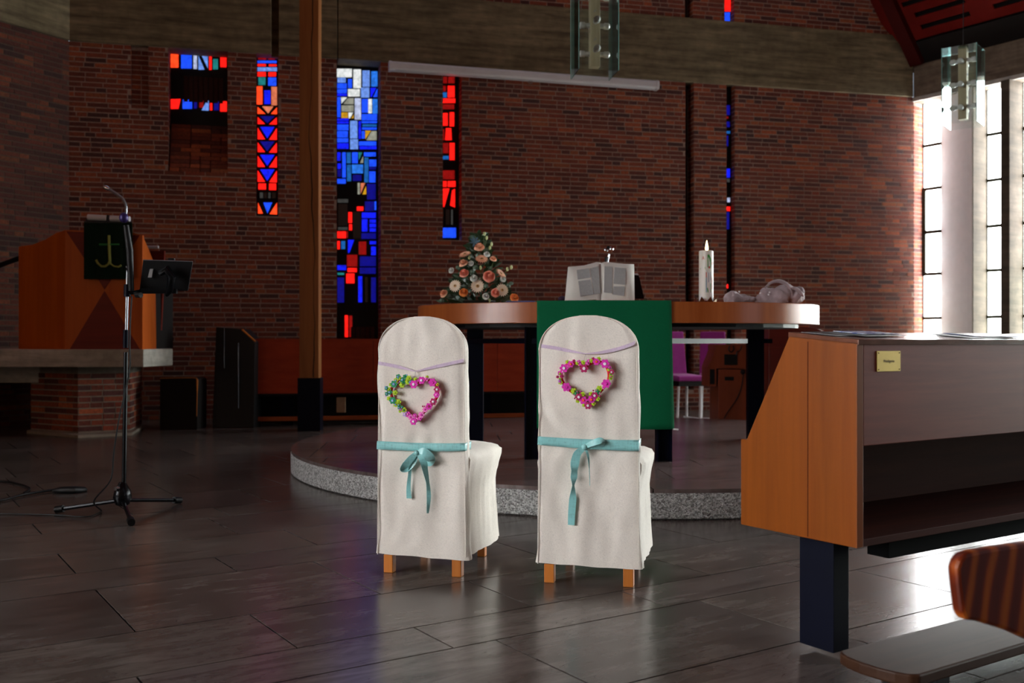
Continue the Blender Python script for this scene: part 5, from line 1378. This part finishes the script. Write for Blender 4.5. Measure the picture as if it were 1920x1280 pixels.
def sash(ch, wd, y0, y1, label, knot, loops, tails):
    """aqua ribbon round the chair back; photo points measured on the back"""
    rt = thing('ribbon_sash', ch.location, label, 'ribbon', 'aqua satin ribbons tied round the chairs', ch.rotation_euler.z)
    zc = [at_chair(ch, x, y).z for x, y in y0]; zl = [at_chair(ch, x, y).z for x, y in y1]
    wd = wd*.972; n = 14; vs = []; e = .0085; path = []
    for i in range(n+1): path.append((-wd-.004+2*(wd+.004)*i/n, -e))
    for i in range(1, 5): path.append((wd+.0045, -e+(.075+e)*i/4))
    for i in range(1, n+1): path.append((wd+.004-2*(wd+.004)*i/n, .078))
    for i in range(1, 4): path.append((-wd-.0045, .078-(.078+e)*i/4))
    N_ = len(path); mb = MB()
    for x, y in path:
        t = (x+wd)/(2*wd); t = min(1, max(0, t)); zt = zc[0]+(zc[1]-zc[0])*t; zb = zl[0]+(zl[1]-zl[0])*t
        mid_ = (zt+zb)/2-.004*math.sin(math.pi*t); hh = (zt-zb)/2
        for k in (-1, -.33, .33, 1): vs.append((x+.001*k, y-.0015*(1-k*k)+.0012*math.sin(x*40), mid_+hh*k))
    fs = [(i*4+k, ((i+1) % N_)*4+k, ((i+1) % N_)*4+k+1, i*4+k+1) for i in range(N_) for k in range(3)]
    o = part('band', mb.add(vs, fs), SATIN, rt, local=True, smooth=True); s2_ = o.modifiers.new('s', 'SOLIDIFY'); s2_.thickness = .0015; s2_.offset = 1
    kp = at_chair(ch, *knot, -.022)
    part('knot', MB().ball(kp, .013, 12, 8, sc=(1, .8, .95)), SATIN, rt, local=True, smooth='full')
    for name, lst in (('bow_loop', loops), ('tail', tails)):
        for L_ in lst:
            P_ = [at_chair(ch, x, y, -o_) for x, y, o_, w_, tw in L_]; W_ = []
            dn = None; P2 = smoothp(P_, 5); n_ = len(P2)
            for i in range(n_):
                f = i/(n_-1)*(len(L_)-1); j = min(int(f), len(L_)-2); fr_ = f-j
                w_ = (L_[j][3]*(1-fr_)+L_[j+1][3]*fr_)/2/440; tw = L_[j][4]*(1-fr_)+L_[j+1][4]*fr_
                d_ = (P2[min(i+1, n_-1)]-P2[max(i-1, 0)]).normalized(); sd_ = d_.cross(V3((0, 1, 0))).normalized()
                W_.append((sd_*math.cos(tw)+V3((0, 1, 0))*math.sin(tw))*max(w_, .001))
            part(name, MB().ribbon(P2, W_, .0006), SATIN, rt, local=True, smooth=True)
    return rt
sash(ch1, .2, ((703, 826.5), (884, 831)), ((703, 842), (884, 846)), 'aqua ribbon tied in a drooping bow round the left chair', (781, 849),
     [[(782, 848, .022, 6, 0), (772, 858, .03, 12, .3), (760, 872, .032, 14, .6), (754, 880, .03, 10, 1.0), (764, 879, .018, 12, .6), (776, 866, .016, 10, .2), (782, 850, .02, 6, 0)],
      [(783, 848, .022, 6, 0), (794, 846, .03, 14, .3), (806, 858, .034, 20, .8), (811, 863, .03, 14, 1.2), (804, 867, .018, 16, .4), (790, 858, .016, 12, .2), (783, 850, .02, 6, 0)]],
     [[(781, 850, .022, 5, 0), (771, 868, .022, 6, .8), (768, 890, .018, 6, .5), (766, 915, .014, 8, .2), (767, 934, .012, 10, 0)],
      [(784, 850, .022, 8, 0), (793, 862, .024, 14, .3), (797, 880, .020, 12, .9), (802, 905, .018, 7, .9), (804, 930, .016, 8, .3), (802, 962, .012, 5, 1.1)]])
sash(ch2, .209, ((1009, 818), (1200, 825)), ((1009, 833.5), (1200, 846)), 'aqua ribbon tied with one long tail round the right chair', (1096, 838),
     [[(1096, 838, .022, 6, 0), (1110, 831, .03, 10, .2), (1125, 826, .034, 14, .7), (1132, 829, .03, 12, 1.2), (1124, 835, .018, 10, .5), (1108, 838, .016, 8, .1), (1096, 838, .02, 6, 0)]],
     [[(1095, 840, .022, 8, 0), (1083, 850, .024, 14, .3), (1078, 868, .018, 16, 0), (1077, 882, .018, 12, .6), (1076, 895, .02, 12, .2), (1075, 910, .018, 5, .9), (1074, 935, .014, 13, .1), (1072, 960, .012, 13, 0), (1071, 984, .012, 12, 0)],
      [(1098, 840, .02, 5, 0), (1103, 856, .018, 4, .6), (1105, 880, .014, 2, 1.2), (1106, 910, .012, 1, 1.2)]])

# flower hearts
FM = {k: plain('felt_'+n, c, .7, 0, .08, 40) for k, n, c in (('M', 'magenta', (222, 40, 178)), ('C', 'crimson', (176, 12, 92)), ('K', 'pink', (240, 130, 200)), ('E', 'green', (20, 140, 90)), ('V', 'lime', (176, 208, 24)),
      ('R', 'red', (214, 16, 30)), ('U', 'pale_blue', (150, 180, 236)), ('O', 'orange', (250, 90, 60)), ('W', 'white', (240, 225, 240)), ('L', 'lilac', (190, 150, 220)), ('G', 'leaf', (30, 120, 60)))}
def felt_flower(hr, p, r, col, cen, npet=6):
    mb = MB(); out = []
    for k in range(npet*4):
        t = 2*math.pi*k/(npet*4); q = r*(.70+.30*abs(math.cos(npet*t/2))); out.append(p+V3((q*math.cos(t), 0, q*math.sin(t))))
    mb.prism(out, (0, -.0035, 0), 0)
    c_ = p+V3((0, -.0035, 0))
    mb.lathe([(r*.36, 0), (r*.32, .003), (r*.14, .0035)], c_, 10, 1, (0, -1, 0))
    part('flower', mb, [FM[col], FM[cen]], hr, local=True)
def heart(ch, ox, oy, outline, flowers, beads, apex, strl, strr, label):
    hr = thing('flower_heart', ch.location, label, 'heart wreath', 'flower hearts hung on the covered chairs', ch.rotation_euler.z)
    hp = lambda x, y, o_=-.022: at_chair(ch, ox+x/9.14, oy+y/9.14, o_)
    P_ = smoothp([hp(*q) for q in outline+outline[:1]], 4)
    part('ring', MB().tube(P_, .0062, 8, cap=False), FM['R'], hr, local=True, smooth=True)
    for x, y, r, c, e in flowers: felt_flower(hr, hp(x, y, -.030-(.002 if r < 50 else .004)), r*1.16/9.14/440, c, e, 5 if r < 45 else 6)
    for x, y, c in beads: part('bead', MB().ball(hp(x, y, -.034), .0036, 8, 6), FM[c], hr, local=True, smooth='full')
    ap = at_chair(ch, *apex, -.014)
    part('string', MB().tube([hp(*outline[0], -.026)+V3((-.006, 0, .01)), ap, hp(*outline[0], -.026)+V3((.012, 0, .012))], .0008, 5), GREYSTEEL, hr, local=True)
    mb = MB()
    for Ls in (strl, strr):
        Q = smoothp([at_chair(ch, x, y, -.0105) for x, y in Ls]+[ap], 6)
        for q_ in Q: q_.x = max(-.193, min(.193, q_.x)); n_ = len(Q)
        mb.ribbon(Q, [(0, .0, .0072*(1-.82*max(0, (i/(n_-1)-.55)/.45))) for i in range(n_)], .0008)
    part('hanging_ribbon', mb, LILAC, hr, local=True, label='pale lilac crochet ribbon')
    return hr
H1 = [(700, 375), (620, 320), (500, 300), (400, 320), (330, 400), (305, 500), (325, 600), (390, 690), (500, 790), (610, 890), (700, 985), (790, 925), (890, 820), (980, 735), (1060, 640), (1105, 540), (1090, 430), (1030, 340), (940, 290), (830, 300), (750, 340)]
F1 = [(693, 368, 66, 'M', 'W'), (830, 300, 60, 'M', 'W'), (915, 275, 36, 'K', 'M'), (925, 243, 26, 'V', 'V'), (1015, 335, 66, 'M', 'M'), (1100, 370, 28, 'V', 'Y' if 0 else 'O'), (1095, 455, 54, 'C', 'W'), (1085, 548, 48, 'M', 'K'), (1030, 665, 56, 'C', 'W'), (955, 745, 54, 'M', 'C'),
      (890, 800, 46, 'K', 'M'), (825, 890, 52, 'K', 'M'), (800, 950, 36, 'M', 'K'), (715, 905, 36, 'M', 'K'), (690, 1005, 56, 'M', 'W'), (740, 975, 36, 'K', 'M'), (640, 930, 46, 'K', 'M'), (595, 880, 46, 'M', 'K'), (548, 880, 40, 'L', 'W'), (530, 808, 44, 'V', 'G'), (470, 795, 30, 'M', 'L'), (460, 830, 24, 'V', 'V'),
      (495, 765, 30, 'E', 'U'), (445, 770, 28, 'E', 'U'), (430, 670, 48, 'V', 'V'), (440, 720, 32, 'E', 'U'), (385, 715, 40, 'V', 'U'), (335, 645, 58, 'E', 'U'), (270, 610, 36, 'V', 'V'), (280, 500, 44, 'E', 'U'), (375, 510, 42, 'V', 'V'), (270, 455, 36, 'V', 'V'), (230, 435, 36, 'E', 'U'), (235, 530, 34, 'E', 'U'), (355, 365, 58, 'E', 'U'),
      (300, 375, 30, 'V', 'V'), (390, 300, 40, 'V', 'U'), (430, 235, 40, 'E', 'U'), (460, 265, 30, 'V', 'V'), (500, 290, 44, 'E', 'U'), (545, 235, 36, 'E', 'E'), (610, 265, 46, 'V', 'V'), (590, 325, 46, 'V', 'V'), (640, 320, 32, 'E', 'U'), (495, 375, 48, 'V', 'V'), (520, 335, 38, 'E', 'E'), (725, 285, 34, 'V', 'V'), (745, 310, 30, 'K', 'M')]
B1 = [(205, 412, 'U'), (213, 568, 'L'), (425, 247, 'U'), (572, 208, 'U'), (365, 462, 'L'), (875, 745, 'C'), (905, 762, 'C'), (575, 845, 'L'), (455, 325, 'L'), (615, 340, 'U'), (845, 745, 'C'), (660, 965, 'K')]
heart(ch1, 700, 680, H1, F1, B1, (779, 696), [(700, 679), (730, 684), (757, 690)], [(878, 674), (845, 681), (805, 690)], 'flower heart, green on its left half and pink on the right, on the left chair')
H2 = [(690, 360), (600, 300), (470, 280), (350, 340), (300, 450), (310, 570), (380, 690), (470, 765), (580, 850), (670, 930), (750, 1005), (820, 925), (900, 830), (980, 750), (1060, 650), (1110, 540), (1105, 420), (1045, 310), (920, 250), (800, 285)]
F2 = [(687, 370, 64, 'C', 'W'), (345, 365, 66, 'M', 'W'), (460, 297, 52, 'M', 'O'), (400, 260, 30, 'V', 'V'), (515, 240, 24, 'C', 'C'), (600, 262, 34, 'M', 'K'), (630, 290, 30, 'M', 'K'), (570, 280, 28, 'V', 'V'), (670, 270, 36, 'V', 'V'), (745, 280, 34, 'M', 'K'), (770, 245, 30, 'M', 'K'), (808, 240, 32, 'V', 'V'), (845, 205, 26, 'C', 'C'), (900, 255, 54, 'M', 'O'),
      (940, 205, 32, 'V', 'V'), (1045, 290, 68, 'M', 'W'), (1120, 355, 30, 'M', 'K'), (1110, 390, 26, 'V', 'V'), (1160, 430, 40, 'C', 'W'), (1145, 470, 24, 'V', 'G'), (1148, 510, 32, 'V', 'M'), (1140, 545, 28, 'V', 'V'), (1065, 630, 68, 'M', 'M'), (1120, 580, 26, 'W', 'K'), (1020, 700, 26, 'K', 'M'), (950, 715, 46, 'V', 'V'), (920, 765, 44, 'E', 'E'), (870, 835, 56, 'C', 'W'),
      (805, 805, 34, 'V', 'V'), (812, 905, 60, 'M', 'O'), (920, 890, 36, 'V', 'V'), (845, 970, 36, 'V', 'V'), (755, 1005, 58, 'C', 'W'), (685, 1000, 28, 'V', 'V'), (675, 915, 60, 'M', 'O'), (600, 860, 58, 'C', 'W'), (580, 925, 34, 'V', 'V'), (665, 810, 36, 'V', 'V'), (545, 790, 42, 'E', 'E'), (510, 758, 46, 'V', 'V'), (385, 690, 68, 'M', 'M'), (285, 610, 34, 'V', 'M'),
      (270, 585, 28, 'L', 'M'), (275, 450, 36, 'M', 'V'), (280, 465, 26, 'V', 'V'), (310, 505, 32, 'C', 'C'), (235, 515, 24, 'C', 'C'), (275, 550, 22, 'V', 'G'), (325, 420, 28, 'K', 'W')]
B2 = [(845, 750, 'C'), (895, 742, 'K'), (955, 790, 'K'), (628, 768, 'M'), (570, 770, 'K'), (527, 883, 'C'), (522, 830, 'K'), (605, 318, 'K'), (765, 303, 'K'), (315, 660, 'W'), (405, 330, 'K'), (1085, 600, 'K'), (965, 840, 'C'), (460, 720, 'L')]
heart(ch2, 1020, 650, H2, F2, B2, (1098, 663), [(1004, 647), (1040, 652), (1070, 658)], [(1197, 640), (1165, 652), (1130, 660)], 'pink and magenta flower heart with green at its tip, on the right chair')

# ------------------------------------------------------------------ glass pendant lamps
def glassm():
    m = Mat('clear_lamp_glass'); t_ = m.new('ShaderNodeBsdfTransparent'); t_.inputs[0].default_value = (.96, .985, .98, 1)
    g_ = m.new('ShaderNodeBsdfGlossy'); g_.inputs['Roughness'].default_value = .05; g_.inputs['Color'].default_value = (.8, .95, .95, 1)
    fr = m.new('ShaderNodeFresnel'); fr.inputs['IOR'].default_value = 1.5
    mx = m.new('ShaderNodeMixShader'); m.link(fr.outputs[0], mx.inputs[0]); m.link(t_.outputs[0], mx.inputs[1]); m.link(g_.outputs[0], mx.inputs[2])
    m.link(mx.outputs[0], m.n['Material Output'].inputs['Surface']); return m.m
GLS = glassm(); EDGE = plain('green_glass_edge', (120, 170, 160), .2)
CREAMW = wood('pale_lamp_core', (186, 170, 130), (214, 200, 164), 'Z', .8, .6); SOCK = plain('lamp_socket', (190, 190, 185), .35); BULB = plain('frosted_bulb', (215, 215, 208), .25)
def pendant(x, y, zb, zt, rz, label):
    L_ = thing('pendant_lamp', (x, y, zb), label, 'lamp', 'glass pendant lamps', rz); s_ = .165
    for k in range(4):
        a_ = k*math.pi/2; c, s2_ = math.cos(a_), math.sin(a_)
        R_ = lambda u_, v_: (u_*c-v_*s2_, u_*s2_+v_*c)
        q = [(*R_(-s_+.008, -s_), 0), (*R_(s_-.004, -s_), 0), (*R_(s_-.004, -s_), zt-zb), (*R_(-s_+.008, -s_), zt-zb)]
        n_ = R_(0, .006)
        part('glass_sheet', MB().prism(q, (n_[0], n_[1], 0)), GLS, L_, local=True)
        part('glass_edge', MB().tube([(*R_(-s_, -s_), 0), (*R_(-s_, -s_), zt-zb)], .003, 6), EDGE, L_, local=True)
    part('top_plate', MB().box((-s_, -s_, zt-zb-.004), (s_, s_, zt-zb)), GLS, L_, local=True)
    part('core', MB().box((-.04, -.04, .06), (.04, .04, zt-zb)), CREAMW, L_, local=True, bevel=.003)
    z = .17; i = 0
    while z < zt-zb-.05:
        for k in range(4):
            a_ = k*math.pi/2; d_ = V3((math.cos(a_), math.sin(a_), 0)); p_ = V3((0, 0, z+(.02 if k % 2 else 0)))
            lb_ = part('lamp_socket', MB().tube([p_+d_*.04, p_+d_*.072], .02, 10), SOCK, L_, local=True, smooth=True)
            part('bulb', MB().tube([p_+d_*.072, p_+d_*.085, p_+d_*.118, p_+d_*.13], [.018, .028, .028, .014], 12), BULB, L_, local=True, smooth=True)
        for dy in (-1,):
            part('motif', MB().tube([(-.012, -.042, z+.10), (0, -.042, z+.12), (.012, -.042, z+.10), (0, -.042, z+.085), (-.012, -.042, z+.10)], .003, 6), GREYSTEEL, L_, local=True)
        z += .235; i += 1
    part('cable', MB().tube([(0, 0, zt-zb), (0, 0, 9-zb)], .004, 6), BLACK, L_, local=True)
    return L_
pendant(.68, 8.22, 3.2, 3.98, math.radians(8), 'glass prism pendant lamp hanging in front of the concrete beam')
pendant(4.6, 10.15, 3.2, 3.98, math.radians(52), 'glass prism pendant lamp hanging before the tall right windows')
